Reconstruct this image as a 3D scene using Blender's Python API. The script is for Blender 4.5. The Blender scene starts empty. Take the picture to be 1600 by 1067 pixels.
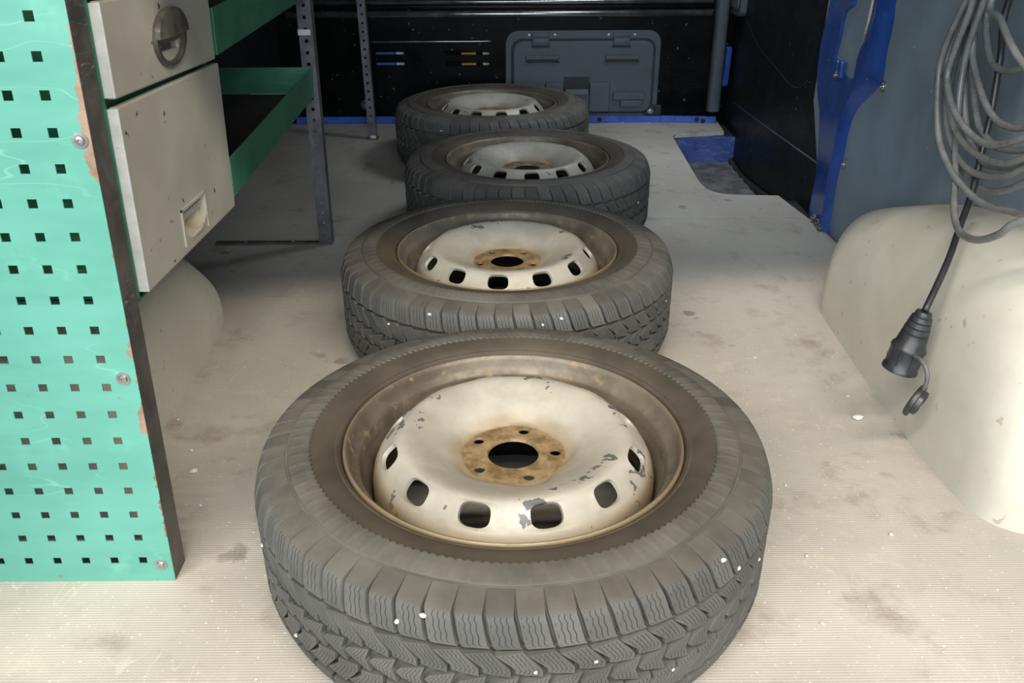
import bpy, bmesh, math, random
from math import pi, sin, cos, radians
from mathutils import Vector, Matrix

# ------------------------------------------------------------------ camera
scene = bpy.context.scene
COL = scene.collection
cam_data = bpy.data.cameras.new('camera')
cam = bpy.data.objects.new('camera', cam_data)
COL.objects.link(cam)
cam_data.sensor_fit = 'HORIZONTAL'
cam_data.sensor_width = 36.0
cam_data.lens = 36.0 * 1354.63 / 1600.0
cam_data.clip_start = 0.02
_r = Vector((0.99997464, -0.00570177, -0.00426784))
_u = Vector((0.00640004, 0.45647474, 0.88971336))
_f = Vector((0.00312478, 0.8897181, -0.45649965))
cam.matrix_world = Matrix(((_r.x, _u.x, -_f.x, 0.0), (_r.y, _u.y, -_f.y, 0.0), (_r.z, _u.z, -_f.z, 0.82112), (0, 0, 0, 1)))
scene.camera = cam

# ------------------------------------------------------------------ light
world = bpy.data.worlds.new('workshop_ambient')
scene.world = world
world.use_nodes = True
bg = world.node_tree.nodes['Background']
bg.inputs[0].default_value = (0.80, 0.90, 1.0, 1)
bg.inputs[1].default_value = 0.12

def area_lamp(name, loc, target, sx, sy, power, color, spread=180):
    d = bpy.data.lights.new(name, 'AREA')
    d.shape = 'RECTANGLE'; d.size = sx; d.size_y = sy; d.energy = power; d.color = color
    o = bpy.data.objects.new(name, d); COL.objects.link(o)
    o.location = loc; d.spread = radians(spread)
    o.rotation_euler = (Vector(target) - Vector(loc)).to_track_quat('-Z', 'Y').to_euler()
    return o
# tube lamps of the workshop above and behind the open rear doors
area_lamp('workshop_tube_lamp', (0.2, -2.25, 4.45), (0.0, 1.7, 0.0), 9.0, 0.24, 740, (1.0, 0.90, 0.76))
# daylight from the open workshop gate some metres behind the van
area_lamp('workshop_gate_daylight', (-1.2, -5.2, 2.4), (0.0, 2.5, 0.2), 9.5, 3.6, 780, (0.80, 0.90, 1.0))
# the van's own lamp under the roof of the load bay
area_lamp('load_bay_lamp', (0.70, 2.85, 1.38), (0.50, 2.85, 0.0), 0.12, 0.55, 4.6, (0.86, 0.94, 1.0), spread=105)

vs = scene.view_settings
vs.view_transform = 'Standard'
vs.look = 'None'
vs.exposure = -0.07
vs.gamma = 1.0
vs.use_curve_mapping = False

random.seed(7)

# ------------------------------------------------------------------ materials
def new_mat(name):
    m = bpy.data.materials.new(name); m.use_nodes = True
    nt = m.node_tree; nt.nodes.clear()
    out = nt.nodes.new('ShaderNodeOutputMaterial')
    b = nt.nodes.new('ShaderNodeBsdfPrincipled')
    nt.links.new(b.outputs[0], out.inputs[0])
    return m, nt, b

class NT:
    """small helper round a node tree"""
    def __init__(s, nt): s.nt = nt
    def n(s, t, **kw):
        x = s.nt.nodes.new(t)
        for k, v in kw.items(): setattr(x, k, v)
        return x
    def set(s, sock, v):
        if hasattr(v, 'is_linked') or isinstance(v, bpy.types.NodeSocket): s.nt.links.new(v, sock)
        elif isinstance(v, (tuple, list)): sock.default_value = tuple(v) + ((1,) if len(v) == 3 and len(sock.default_value) == 4 else ())
        else: sock.default_value = v
    def math(s, op, a, b=0.0, c=None, clamp=False):
        x = s.n('ShaderNodeMath', operation=op, use_clamp=clamp)
        s.set(x.inputs[0], a); s.set(x.inputs[1], b)
        if c is not None: s.set(x.inputs[2], c)
        return x.outputs[0]
    def mix(s, fac, a, b):
        x = s.n('ShaderNodeMix', data_type='RGBA')
        s.set(x.inputs[0], fac); s.set(x.inputs[6], a); s.set(x.inputs[7], b)
        return x.outputs[2]
    def ramp(s, v, lo, hi, a=0.0, b=1.0):
        x = s.n('ShaderNodeMapRange', interpolation_type='SMOOTHSTEP')
        s.set(x.inputs[0], v); s.set(x.inputs[1], lo); s.set(x.inputs[2], hi); s.set(x.inputs[3], a); s.set(x.inputs[4], b)
        return x.outputs[0]
    def coord(s, kind='Object', rnd=False):
        c = s.n('ShaderNodeTexCoord').outputs[kind]
        if rnd:
            r = s.n('ShaderNodeObjectInfo').outputs['Random']
            k = s.math('MULTIPLY', r, 37.0)
            cx = s.n('ShaderNodeCombineXYZ'); s.set(cx.inputs[0], k); s.set(cx.inputs[1], k)
            v = s.n('ShaderNodeVectorMath', operation='ADD'); s.set(v.inputs[0], c); s.set(v.inputs[1], cx.outputs[0])
            return v.outputs[0]
        return c
    def noise(s, co, scale, detail=4, rough=0.6, stretch=None):
        if stretch:
            m = s.n('ShaderNodeMapping'); s.set(m.inputs[0], co); m.inputs[3].default_value = stretch; co = m.outputs[0]
        x = s.n('ShaderNodeTexNoise'); s.set(x.inputs['Vector'], co)
        x.inputs['Scale'].default_value = scale; x.inputs['Detail'].default_value = detail; x.inputs['Roughness'].default_value = rough
        return x.outputs[0]
    def sep(s, co):
        x = s.n('ShaderNodeSeparateXYZ'); s.set(x.inputs[0], co); return x.outputs
    def bump(s, h, strength, dist, normal=None):
        x = s.n('ShaderNodeBump'); s.set(x.inputs['Height'], h)
        x.inputs['Strength'].default_value = strength; x.inputs['Distance'].default_value = dist
        if normal is not None: s.set(x.inputs['Normal'], normal)
        return x.outputs[0]

def lin(r, g, b):
    f = lambda c: (c/255/12.92) if c/255 <= 0.04045 else ((c/255+0.055)/1.055)**2.4
    return (f(r), f(g), f(b))

def worn(name, base, dark=None, light=None, rough=0.5, metallic=0.0, scale=8.0, speck=0.0, speck_col=(0.7, 0.7, 0.7), scratch=0.0, scratch_col=None, bump=0.1, spec=0.5, rnd=False):
    """painted / plastic surface with blotches, specks and scratches"""
    m, nt, b = new_mat(name); N = NT(nt)
    co = N.coord('Object', rnd)
    dark = dark or tuple(c*0.72 for c in base); light = light or tuple(min(1, c*1.22) for c in base)
    n1 = N.noise(co, scale, 5, 0.65)
    col = N.mix(N.ramp(n1, 0.32, 0.68), dark, light)
    col = N.mix(0.55, col, base)
    if speck:
        n2 = N.noise(co, scale*9, 2, 0.5)
        col = N.mix(N.ramp(n2, 0.78-speck, 0.80-speck+0.03), col, speck_col)
    if scratch:
        n3 = N.noise(co, 5.0, 3, 0.6, (1.0, 3.0, 14.0)); n4 = N.noise(co, 3.1, 2, 0.5)
        w = N.math('ABSOLUTE', N.math('SUBTRACT', n3, 0.5))
        msk = N.math('MULTIPLY', N.ramp(w, 0.0, 0.008, 1.0, 0.0), N.ramp(n4, 0.52, 0.62))
        col = N.mix(N.math('MULTIPLY', msk, scratch), col, scratch_col or light)
    nt.links.new(col, b.inputs['Base Color'])
    b.inputs['Metallic'].default_value = metallic
    N.set(b.inputs['Roughness'], N.ramp(n1, 0.2, 0.8, max(0.05, rough-0.1), min(1, rough+0.12)))
    b.inputs['Specular IOR Level'].default_value = spec
    if bump:
        nt.links.new(N.bump(N.noise(co, scale*6, 4, 0.6), bump, 0.002), b.inputs['Normal'])
    return m

M = {}
M['slate'] = worn('slate_lining', lin(122, 137, 148), rough=0.62, scale=5, speck=0.03, bump=0.05)
M['black_panel'] = worn('black_board', (0.0065, 0.0075, 0.0075), (0.003, 0.0035, 0.0035), (0.013, 0.014, 0.013), rough=0.42, spec=0.2, scale=7, speck=0.10, speck_col=(0.10, 0.11, 0.11), scratch=0.5, scratch_col=(0.08, 0.085, 0.085))
M['bulkhead'] = worn('bulkhead_black', (0.0012, 0.0017, 0.0017), (0.0006, 0.0008, 0.0008), (0.004, 0.005, 0.0048), rough=0.33, spec=0.10, scale=6, speck=0.085, speck_col=(0.10, 0.12, 0.12), scratch=0.3, scratch_col=(0.05, 0.06, 0.06))
M['rubber_seal'] = worn('rubber_seal', (0.020, 0.021, 0.022), rough=0.5, scale=20)
M['blue'] = worn('blue_paint', lin(36, 66, 132), lin(27, 50, 104), lin(52, 88, 164), rough=0.2, scale=9, speck=0.02, speck_col=(0.4, 0.45, 0.6), bump=0.02)
M['blue_flange'] = worn('blue_flange_paint', lin(58, 94, 182), rough=0.3, scale=12, speck=0.05, speck_col=(0.4, 0.45, 0.6))
M['blue_dirty'] = worn('blue_paint_scuffed', lin(52, 78, 150), lin(38, 56, 110), lin(88, 108, 165), rough=0.5, scale=13, scratch=0.9, scratch_col=lin(170, 175, 190))
M['step'] = worn('step_plastic', (0.09, 0.093, 0.09), (0.04, 0.04, 0.04), (0.26, 0.26, 0.25), rough=0.7, scale=18, scratch=0.8, scratch_col=(0.2, 0.2, 0.2))
M['hatch'] = worn('grey_plastic', lin(62, 70, 77), lin(50, 57, 63), lin(76, 84, 90), rough=0.55, scale=9, speck=0.03, speck_col=(0.25, 0.27, 0.28))
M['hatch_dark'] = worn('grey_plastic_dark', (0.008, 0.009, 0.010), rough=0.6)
M['arch'] = worn('arch_plastic', lin(190, 188, 175), lin(176, 172, 158), lin(202, 200, 188), rough=0.48, scale=5, speck=0.09, speck_col=lin(164, 157, 141), scratch=0.75, scratch_col=lin(150, 140, 120), bump=0.05)
M['drawer'] = worn('drawer_paint', lin(174, 171, 158), lin(160, 156, 144), lin(186, 183, 171), rough=0.36, scale=6, speck=0.075, speck_col=lin(84, 74, 62), scratch=0.5, scratch_col=lin(212, 208, 196), bump=0.04)
M['green'] = worn('green_paint', lin(54, 116, 90), lin(42, 98, 76), lin(66, 132, 104), rough=0.42, scale=9, speck=0.05, speck_col=lin(110, 160, 140), scratch=0.5, scratch_col=lin(130, 180, 155))
M['tray_floor'] = worn('tray_mat', (0.03, 0.024, 0.019), rough=0.8, scale=14)
M['post'] = worn('galvanised_steel', lin(98, 98, 102), lin(70, 70, 74), lin(128, 128, 130), rough=0.45, metallic=0.35, scale=25, speck=0.06, speck_col=(0.5, 0.5, 0.5))
M['channel'] = worn('dark_steel', lin(82, 78, 75), lin(52, 48, 46), lin(116, 112, 107), rough=0.5, metallic=0.2, scale=16, scratch=0.9, scratch_col=lin(150, 146, 140))
M['chrome'] = worn('screw_steel', (0.42, 0.42, 0.42), rough=0.3, metallic=0.9, scale=60, bump=0)
M['rail'] = worn('polished_rail', (0.30, 0.31, 0.31), (0.16, 0.17, 0.17), (0.4, 0.41, 0.41), rough=0.2, metallic=0.9, scale=12)
M['cable'] = worn('cable_rubber', lin(108, 110, 110), lin(92, 93, 92), lin(126, 128, 127), rough=0.30, scale=30, speck=0.06, speck_col=(0.5, 0.5, 0.48))
M['cable_dark'] = worn('cable_black', (0.022, 0.023, 0.025), rough=0.36, scale=40)
M['coupling'] = worn('coupling_rubber', (0.022, 0.024, 0.026), (0.014, 0.015, 0.016), (0.04, 0.043, 0.045), rough=0.36, scale=40)
M['cap_grey'] = worn('cap_rubber', (0.10, 0.105, 0.10), rough=0.5, scale=40)
M['handle_dark'] = worn('handle_plastic', lin(78, 74, 68), lin(54, 50, 45), lin(105, 100, 93), rough=0.32, scale=40)
M['handle_light'] = worn('handle_steel', lin(176, 172, 162), lin(150, 145, 132), lin(200, 198, 190), rough=0.3, metallic=0.2, scale=20)
M['handle_brown'] = worn('handle_pocket', lin(172, 160, 138), lin(140, 126, 104), lin(190, 180, 160), rough=0.5, scale=30)
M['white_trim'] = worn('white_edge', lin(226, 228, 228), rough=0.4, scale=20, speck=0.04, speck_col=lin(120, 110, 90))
M['dark'] = worn('dark_inside', (0.012, 0.014, 0.014), rough=0.7)
M['wall'] = worn('wall_lining_dark', (0.016, 0.019, 0.021), (0.008, 0.01, 0.011), (0.03, 0.034, 0.037), rough=0.55, scale=5, speck=0.05, speck_col=(0.1, 0.1, 0.1))
M['roof'] = worn('roof_lining', (0.62, 0.63, 0.64), rough=0.8)
M['stone'] = worn('pale_stone', (0.6, 0.59, 0.56), rough=0.6, scale=60)
M['crumb'] = worn('pale_crumb', (0.62, 0.60, 0.55), rough=0.8, scale=60)
M['ground'] = worn('workshop_concrete', (0.24, 0.225, 0.20), rough=0.8, scale=2)
M['cab_blue'] = worn('cab_blue', lin(70, 110, 215), rough=0.6)
M['cab_white'] = worn('cab_white', lin(225, 230, 245), rough=0.6)
M['cab_yellow'] = worn('cab_yellow', lin(215, 165, 55), rough=0.6)
M['cab_cream'] = worn('cab_cream', lin(240, 225, 165), rough=0.6)

def floor_mat():
    m, nt, b = new_mat('ribbed_floor_board'); N = NT(nt)
    co = N.coord('Object'); x, y, z = N.sep(co)
    big = N.noise(co, 2.2, 5, 0.62); mid = N.noise(co, 9, 5, 0.65); fine = N.noise(co, 160, 2, 0.6)
    col = N.mix(N.ramp(big, 0.3, 0.7), lin(162, 156, 147), lin(182, 176, 166))
    col = N.mix(N.ramp(mid, 0.5, 0.8), col, lin(138, 128, 116))
    col = N.mix(N.ramp(mid, 0.45, 0.2), col, lin(190, 181, 168))
    # small dark stains and pale grit
    st = N.noise(co, 14, 3, 0.55); st2 = N.noise(co, 3.3, 2, 0.5)
    stain = N.math('MULTIPLY', N.ramp(st, 0.63, 0.70), N.ramp(st2, 0.5, 0.6))
    col = N.mix(N.math('MULTIPLY', stain, 0.55), col, lin(84, 74, 62))
    col = N.mix(N.ramp(N.noise(co, 210, 1, 0.5), 0.70, 0.76), col, lin(222, 215, 204))
    # long faint scratches
    s1 = N.math('ABSOLUTE', N.math('SUBTRACT', N.noise(co, 3.0, 2, 0.5, (5.0, 1.2, 1.0)), 0.5))
    sm = N.math('MULTIPLY', N.ramp(s1, 0.0, 0.004, 1.0, 0.0), N.ramp(N.noise(co, 5, 2, 0.5), 0.55, 0.65))
    col = N.mix(N.math('MULTIPLY', sm, 0.5), col, lin(205, 196, 182))
    # curved scuff at the right front (three brown streaks of a dragged tyre)
    cx, cy, rad = 0.128, 0.668, 0.302
    dx = N.math('SUBTRACT', x, cx); dy = N.math('SUBTRACT', y, cy)
    rr = N.math('SQRT', N.math('ADD', N.math('MULTIPLY', dx, dx), N.math('MULTIPLY', dy, dy)))
    wob = N.math('MULTIPLY', N.math('SUBTRACT', N.noise(co, 12, 2, 0.5), 0.5), 0.012)
    rr = N.math('ADD', rr, wob)
    lim = N.math('MULTIPLY', N.ramp(y, 0.842, 0.826), N.ramp(x, 0.33, 0.36))
    for off, w, k in ((0.0, 0.0026, 0.75), (-0.024, 0.0022, 0.6), (0.011, 0.013, 0.40)):
        d = N.math('ABSOLUTE', N.math('SUBTRACT', rr, rad + off))
        f = N.math('MULTIPLY', N.math('MULTIPLY', N.ramp(d, 0.0, w, 1.0, 0.0), lim), k)
        col = N.mix(f, col, lin(92, 76, 58))
    nt.links.new(col, b.inputs['Base Color'])
    b.inputs['Roughness'].default_value = 0.62
    # fine ribs and the pressed wire-mesh dots
    rib = N.math('SINE', N.math('MULTIPLY', y, 2*pi/0.0042)); dot = N.math('SINE', N.math('MULTIPLY', x, 2*pi/0.0075))
    h = N.math('ADD', N.math('MULTIPLY', rib, 0.6), N.math('MULTIPLY', N.math('MULTIPLY', rib, dot), 0.4))
    h = N.math('ADD', h, N.math('MULTIPLY', fine, 1.2))
    nt.links.new(N.bump(h, 0.20, 0.0010), b.inputs['Normal'])
    return m
M['floor'] = floor_mat()

def panel_mat():
    m, nt, b = new_mat('green_perforated_panel'); N = NT(nt)
    co = N.coord('Object'); x, y, z = N.sep(co)
    n1 = N.noise(co, 4, 4, 0.6, (0.6, 1, 2.2)); n2 = N.noise(co, 12, 5, 0.65)
    col = N.mix(N.ramp(n1, 0.3, 0.7), lin(77, 139, 124), lin(91, 155, 140))
    col = N.mix(N.math('MULTIPLY', N.ramp(n2, 0.55, 0.85), 0.5), col, lin(112, 180, 156))
    s1 = N.math('ABSOLUTE', N.math('SUBTRACT', N.noise(co, 3.5, 2, 0.5, (1.0, 1, 5.0)), 0.5))
    sm = N.math('MULTIPLY', N.ramp(s1, 0.0, 0.006, 1.0, 0.0), N.ramp(N.noise(co, 4, 2, 0.5), 0.5, 0.6))
    col = N.mix(N.math('MULTIPLY', sm, 0.25), col, lin(140, 196, 176))
    dk = N.math('MULTIPLY', N.ramp(N.noise(co, 30, 2, 0.5), 0.74, 0.78), 0.7)
    col = N.mix(dk, col, lin(120, 100, 84))
    # paint torn off along the free edge: primer and rust below
    e = N.math('SUBTRACT', N.math('MULTIPLY', z, 0.035), x)            # grows away from the edge
    tear = N.math('ADD', e, N.math('MULTIPLY', N.math('SUBTRACT', N.noise(co, 9, 5, 0.7, (1, 1, 1.4)), 0.50), 0.085))
    tear = N.math('ADD', tear, N.math('MULTIPLY', N.math('SUBTRACT', N.noise(co, 2.3, 1, 0.5, (0.01, 1, 1)), 0.5), 0.05))
    rust = N.mix(N.ramp(n2, 0.35, 0.65), lin(104, 82, 66), lin(146, 126, 106))
    col = N.mix(N.ramp(tear, -0.2105, -0.2085, 1.0, 0.0), col, rust)
    nt.links.new(col, b.inputs['Base Color'])
    b.inputs['Roughness'].default_value = 0.40
    nt.links.new(N.bump(N.noise(co, 5, 3, 0.5, (0.4, 1, 2.5)), 0.25, 0.012), b.inputs['Normal'])
    return m
M['panel'] = panel_mat()

def rubber_mat(name, sipes):
    """tyre rubber: brown dust on the flank, cleaner blue-grey running face"""
    m, nt, b = new_mat(name); N = NT(nt)
    co = N.coord('Object'); x, y, z = N.sep(co)
    r = N.math('SQRT', N.math('ADD', N.math('MULTIPLY', x, x), N.math('MULTIPLY', y, y)))
    rco = N.coord('Object', True)
    n1 = N.noise(rco, 9, 5, 0.6); n2 = N.noise(rco, 60, 3, 0.6)
    face = N.ramp(N.math('ADD', r, N.math('MULTIPLY', N.math('SUBTRACT', n2, 0.5), 0.004)), 0.3215, 0.3235)
    flank = N.mix(N.ramp(n1, 0.3, 0.7), lin(70, 67, 62), lin(93, 90, 84))
    inner = N.mix(N.ramp(n1, 0.3, 0.7), lin(60, 54, 46), lin(78, 71, 61))
    flank = N.mix(N.ramp(r, 0.258, 0.266, 1.0, 0.0), flank, inner)
    tread = N.mix(N.ramp(n1, 0.3, 0.7), lin(72, 72, 69), lin(91, 91, 87))
    col = N.mix(face, flank, tread)
    h = N.math('MULTIPLY', n2, 0.4)
    if sipes:
        uv = N.n('ShaderNodeUVMap').outputs[0]; u, v, _ = N.sep(uv)
        zz = N.math('PINGPONG', N.math('MULTIPLY', v, 13.0 if sipes == 1 else 10.0), 1.0)
        if sipes == 1:
            w = N.math('ADD', N.math('MULTIPLY', u, 4.6), N.math('MULTIPLY', zz, 0.26)); lo, hi = 0.40, 0.48
        else:
            w = N.math('ADD', N.math('ADD', N.math('MULTIPLY', u, 6.0), N.math('MULTIPLY', v, 1.6)), N.math('MULTIPLY', zz, 0.22)); lo, hi = 0.03, 0.06
        fr = N.math('ABSOLUTE', N.math('SUBTRACT', N.math('FRACT', w), 0.5))
        line = N.ramp(fr, 0.06, 0.11, 1.0, 0.0)
        edge = N.math('MULTIPLY', N.ramp(u, 0.08, 0.12), N.ramp(u, 0.92, 0.88))
        ends = N.math('MULTIPLY', N.ramp(v, lo, hi), N.ramp(v, 0.96, 0.92))
        gap = N.ramp(n2, 0.26, 0.34)
        line = N.math('MULTIPLY', N.math('MULTIPLY', line, edge), N.math('MULTIPLY', ends, gap))
        col = N.mix(N.math('MULTIPLY', line, 0.9), col, (0.012, 0.012, 0.012))  # shade down in the slits painted into the colour as dark lines
        h = N.math('SUBTRACT', h, N.math('MULTIPLY', line, 1.5))
    nt.links.new(col, b.inputs['Base Color'])
    b.inputs['Roughness'].default_value = 0.66
    b.inputs['Specular IOR Level'].default_value = 0.35
    nt.links.new(N.bump(h, 0.35, 0.0012), b.inputs['Normal'])
    return m
M['rubber'] = rubber_mat('tyre_rubber', 0)
M['rubber_shoulder'] = rubber_mat('tyre_rubber_shoulder', 1)
M['rubber_row'] = rubber_mat('tyre_rubber_row', 2)

def rim_mat(name, disc):
    m, nt, b = new_mat(name); N = NT(nt)
    co = N.coord('Object'); x, y, z = N.sep(co)
    r = N.math('SQRT', N.math('ADD', N.math('MULTIPLY', x, x), N.math('MULTIPLY', y, y)))
    rco = N.coord('Object', True)
    n1 = N.noise(rco, 9, 5, 0.62); n2 = N.noise(rco, 45, 4, 0.65); n3 = N.noise(rco, 13, 4, 0.72)
    if disc:
        col = N.mix(N.ramp(n1, 0.3, 0.7), lin(150, 145, 134), lin(173, 168, 156))
        col = N.mix(N.math('MULTIPLY', N.ramp(n2, 0.62, 0.78), 0.4), col, lin(140, 122, 92))
        chips = N.math('MULTIPLY', N.ramp(n3, 0.605, 0.615), N.ramp(r, 0.118, 0.128))
        col = N.mix(chips, col, lin(92, 93, 92))
        rn = N.math('ADD', r, N.math('MULTIPLY', N.math('SUBTRACT', n1, 0.5), 0.014))
        col = N.mix(N.ramp(rn, 0.070, 0.094, 0.6, 0.0), col, lin(138, 118, 82))
        col = N.mix(N.ramp(rn, 0.0655, 0.0715, 0.95, 0.0), col, N.mix(N.ramp(n2, 0.35, 0.65), lin(104, 82, 54), lin(146, 124, 90)))
        col = N.mix(N.ramp(rn, 0.174, 0.186, 0.0, 0.7), col, lin(130, 108, 72))
        metal, rough = 0.15, 0.46
    else:
        col = N.mix(N.ramp(n1, 0.3, 0.7), lin(82, 74, 63), lin(117, 109, 95))
        col = N.mix(N.math('MULTIPLY', N.ramp(n2, 0.58, 0.7), 0.6), col, lin(150, 128, 90))
        col = N.mix(N.ramp(r, 0.2165, 0.2195, 0.0, 0.75), col, lin(128, 112, 84))
        col = N.mix(N.ramp(z, 0.105, 0.125, 1.0, 0.0), col, (0.010, 0.009, 0.008))      # near-black tone deep inside the barrel
        metal, rough = 0.25, 0.38
    nt.links.new(col, b.inputs['Base Color'])
    b.inputs['Metallic'].default_value = metal
    N.set(b.inputs['Roughness'], N.ramp(n2, 0.3, 0.7, rough, rough+0.2))
    nt.links.new(N.bump(N.math('ADD', n2, N.math('MULTIPLY', n3, 0.6)), 0.12, 0.0015), b.inputs['Normal'])
    return m
M['disc'] = rim_mat('steel_disc', True)
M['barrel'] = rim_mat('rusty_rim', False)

# ------------------------------------------------------------------ mesh helpers
ORIG = {}
def make_mesh(name, V, F, mat, smooth=False, uv=None, off=(0, 0, 0)):
    me = bpy.data.meshes.new(name)
    me.from_pydata([(v[0]-off[0], v[1]-off[1], v[2]-off[2]) for v in V], [], F)
    if uv is not None:
        l = me.uv_layers.new(name='UVMap')
        for lp in me.loops: l.data[lp.index].uv = uv[lp.vertex_index]
    me.materials.append(M[mat])
    me.polygons.foreach_set('use_smooth', [bool(smooth)]*len(me.polygons))
    me.update()
    if smooth and smooth != 'full':
        bm = bmesh.new(); bm.from_mesh(me)
        a = radians(smooth if not isinstance(smooth, bool) else 35)
        for e in bm.edges:
            if len(e.link_faces) == 2 and e.calc_face_angle(0) > a: e.smooth = False
        bm.to_mesh(me); bm.free()
    return me

def tag(o, label=None, cat=None, group=None, kind=None):
    if label: o['label'] = label
    if cat: o['category'] = cat
    if group: o['group'] = group
    if kind: o['kind'] = kind
    return o

def thing(name, loc, label, cat, group=None, kind=None):
    o = bpy.data.objects.new(name, None); COL.objects.link(o)
    o.empty_display_size = 0.05; o.location = loc; ORIG[o.name] = Vector(loc)
    return tag(o, label, cat, group, kind)

def obj(name, vf, mat, parent=None, smooth=False, label=None, cat=None, group=None, kind=None, uv=None, loc=None):
    """world-space (V, F) -> one mesh object; parts share the origin of their thing"""
    V, F = vf[0], vf[1]
    if parent is not None: off = ORIG[parent.name]
    else:
        if loc is None:
            xs = [v[0] for v in V]; ys = [v[1] for v in V]; zs = [v[2] for v in V]
            loc = ((min(xs)+max(xs))/2, (min(ys)+max(ys))/2, min(zs))
        off = Vector(loc)
    me = make_mesh(name, V, F, mat, smooth, uv, off)
    o = bpy.data.objects.new(name, me); COL.objects.link(o)
    if parent is not None: o.parent = parent
    else: o.location = off
    ORIG[o.name] = off
    return tag(o, label, cat, group, kind)

def join(*vfs):
    V, F = [], []
    for v, f in vfs:
        k = len(V); V += list(v); F += [tuple(i+k for i in q) for q in f]
    return V, F

def box(lo, hi, bev=0.0, seg=2):
    bm = bmesh.new(); bmesh.ops.create_cube(bm, size=1.0)
    for v in bm.verts:
        v.co = Vector([lo[i] + (v.co[i]+0.5)*(hi[i]-lo[i]) for i in range(3)])
    if bev: bmesh.ops.bevel(bm, geom=bm.edges[:], offset=bev, segments=seg, profile=0.5, affect='EDGES')
    r = ([tuple(v.co) for v in bm.verts], [tuple(v.index for v in f.verts) for f in bm.faces])
    bm.verts.index_update(); r = ([tuple(v.co) for v in bm.verts], [tuple(v.index for v in f.verts) for f in bm.faces])
    bm.free(); return r

def mapv(vf, fn): return [fn(*v) for v in vf[0]], vf[1]

def lathe(prof, n, closed=False, cap=False):
    V, F = [], []
    for i in range(n):
        a = 2*pi*i/n; c, s = cos(a), sin(a)
        for r, z in prof: V.append((r*c, r*s, z))
    m = len(prof)
    for i in range(n):
        j = (i+1) % n
        for k in range(m if closed else m-1):
            l = (k+1) % m
            F.append((i*m+k, j*m+k, j*m+l, i*m+l))
    if cap:
        F.append(tuple(i*m for i in range(n))[::-1]); F.append(tuple(i*m+m-1 for i in range(n)))
    return V, F

def frame_of(d):
    d = Vector(d).normalized()
    a = Vector((0, 0, 1)) if abs(d.z) < 0.9 else Vector((1, 0, 0))
    x = d.cross(a).normalized(); y = d.cross(x).normalized()
    return x, y, d

def along(vf, p, d):
    """stand a z-axis shape at p pointing along d"""
    x, y, z = frame_of(d); p = Vector(p)
    return [tuple(p + x*v[0] + y*v[1] + z*v[2]) for v in vf[0]], vf[1]

def spline(pts, n=6):
    P = [Vector(p) for p in pts]; out = []
    for i in range(len(P)-1):
        p0 = P[max(0, i-1)]; p1 = P[i]; p2 = P[i+1]; p3 = P[min(len(P)-1, i+2)]
        for k in range(n):
            t = k/n
            out.append(0.5*((2*p1)+(p2-p0)*t+(2*p0-5*p1+4*p2-p3)*t*t+(3*p1-p0-3*p2+p3)*t**3))
    out.append(P[-1]); return out

def tube(pts, rad, n=10, caps=True):
    P = [Vector(p) for p in pts]; V, F = [], []
    t0 = (P[1]-P[0]).normalized(); x, y, _ = frame_of(t0)
    for i, p in enumerate(P):
        t = (P[min(i+1, len(P)-1)]-P[max(i-1, 0)]).normalized()
        x = (x - t*x.dot(t)).normalized(); y = t.cross(x)
        rr = rad[i] if isinstance(rad, (list, tuple)) else rad
        for k in range(n):
            a = 2*pi*k/n; V.append(tuple(p + x*(rr*cos(a)) + y*(rr*sin(a))))
    for i in range(len(P)-1):
        for k in range(n):
            l = (k+1) % n
            F.append((i*n+k, i*n+l, (i+1)*n+l, (i+1)*n+k))
    if caps:
        F.append(tuple(range(n))[::-1]); F.append(tuple(range((len(P)-1)*n, len(P)*n)))
    return V, F

def prism(poly, axis, lo, hi, holes=(), bev=0.0):
    """extruded polygon with holes; poly in the two other axes (order x,y,z without axis)"""
    from mathutils.geometry import tessellate_polygon
    loops = [[Vector((a, b, 0)) for a, b in poly]] + [[Vector((a, b, 0)) for a, b in h] for h in holes]
    tris = tessellate_polygon(loops)
    flat = [p for l in loops for p in l]
    def w(p, c):
        if axis == 'x': return (c, p.x, p.y)
        if axis == 'y': return (p.x, c, p.y)
        return (p.x, p.y, c)
    n = len(flat)
    V = [w(p, lo) for p in flat] + [w(p, hi) for p in flat]
    F = [tuple(t) for t in tris] + [tuple(i+n for i in t[::-1]) for t in tris]
    k = 0
    for l in loops:
        m = len(l)
        for i in range(m):
            a, b = k+i, k+(i+1) % m
            F.append((a, b, b+n, a+n))
        k += m
    bm = bmesh.new()
    bv = [bm.verts.new(v) for v in V]
    for f in F:
        try: bm.faces.new([bv[i] for i in f])
        except ValueError: pass
    bmesh.ops.recalc_face_normals(bm, faces=bm.faces[:])
    bmesh.ops.dissolve_limit(bm, angle_limit=0.001, verts=bm.verts[:], edges=bm.edges[:]) if not holes else None
    if bev and not holes:
        ed = [e for e in bm.edges if len(e.link_faces) == 2 and e.calc_face_angle(0) > 1.0]
        bmesh.ops.bevel(bm, geom=ed, offset=bev, segments=2, profile=0.5, affect='EDGES', clamp_overlap=True)
    bm.verts.index_update()
    r = ([tuple(v.co) for v in bm.verts], [tuple(v.index for v in f.verts) for f in bm.faces])
    bm.free(); return r

def rrect(x0, x1, y0, y1, r, n=6):
    P = []
    for cx, cy, a0 in ((x1-r, y1-r, 0), (x0+r, y1-r, 90), (x0+r, y0+r, 180), (x1-r, y0+r, 270)):
        for k in range(n+1):
            a = radians(a0+90*k/n); P.append((cx+r*cos(a), cy+r*sin(a)))
    return P

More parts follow.
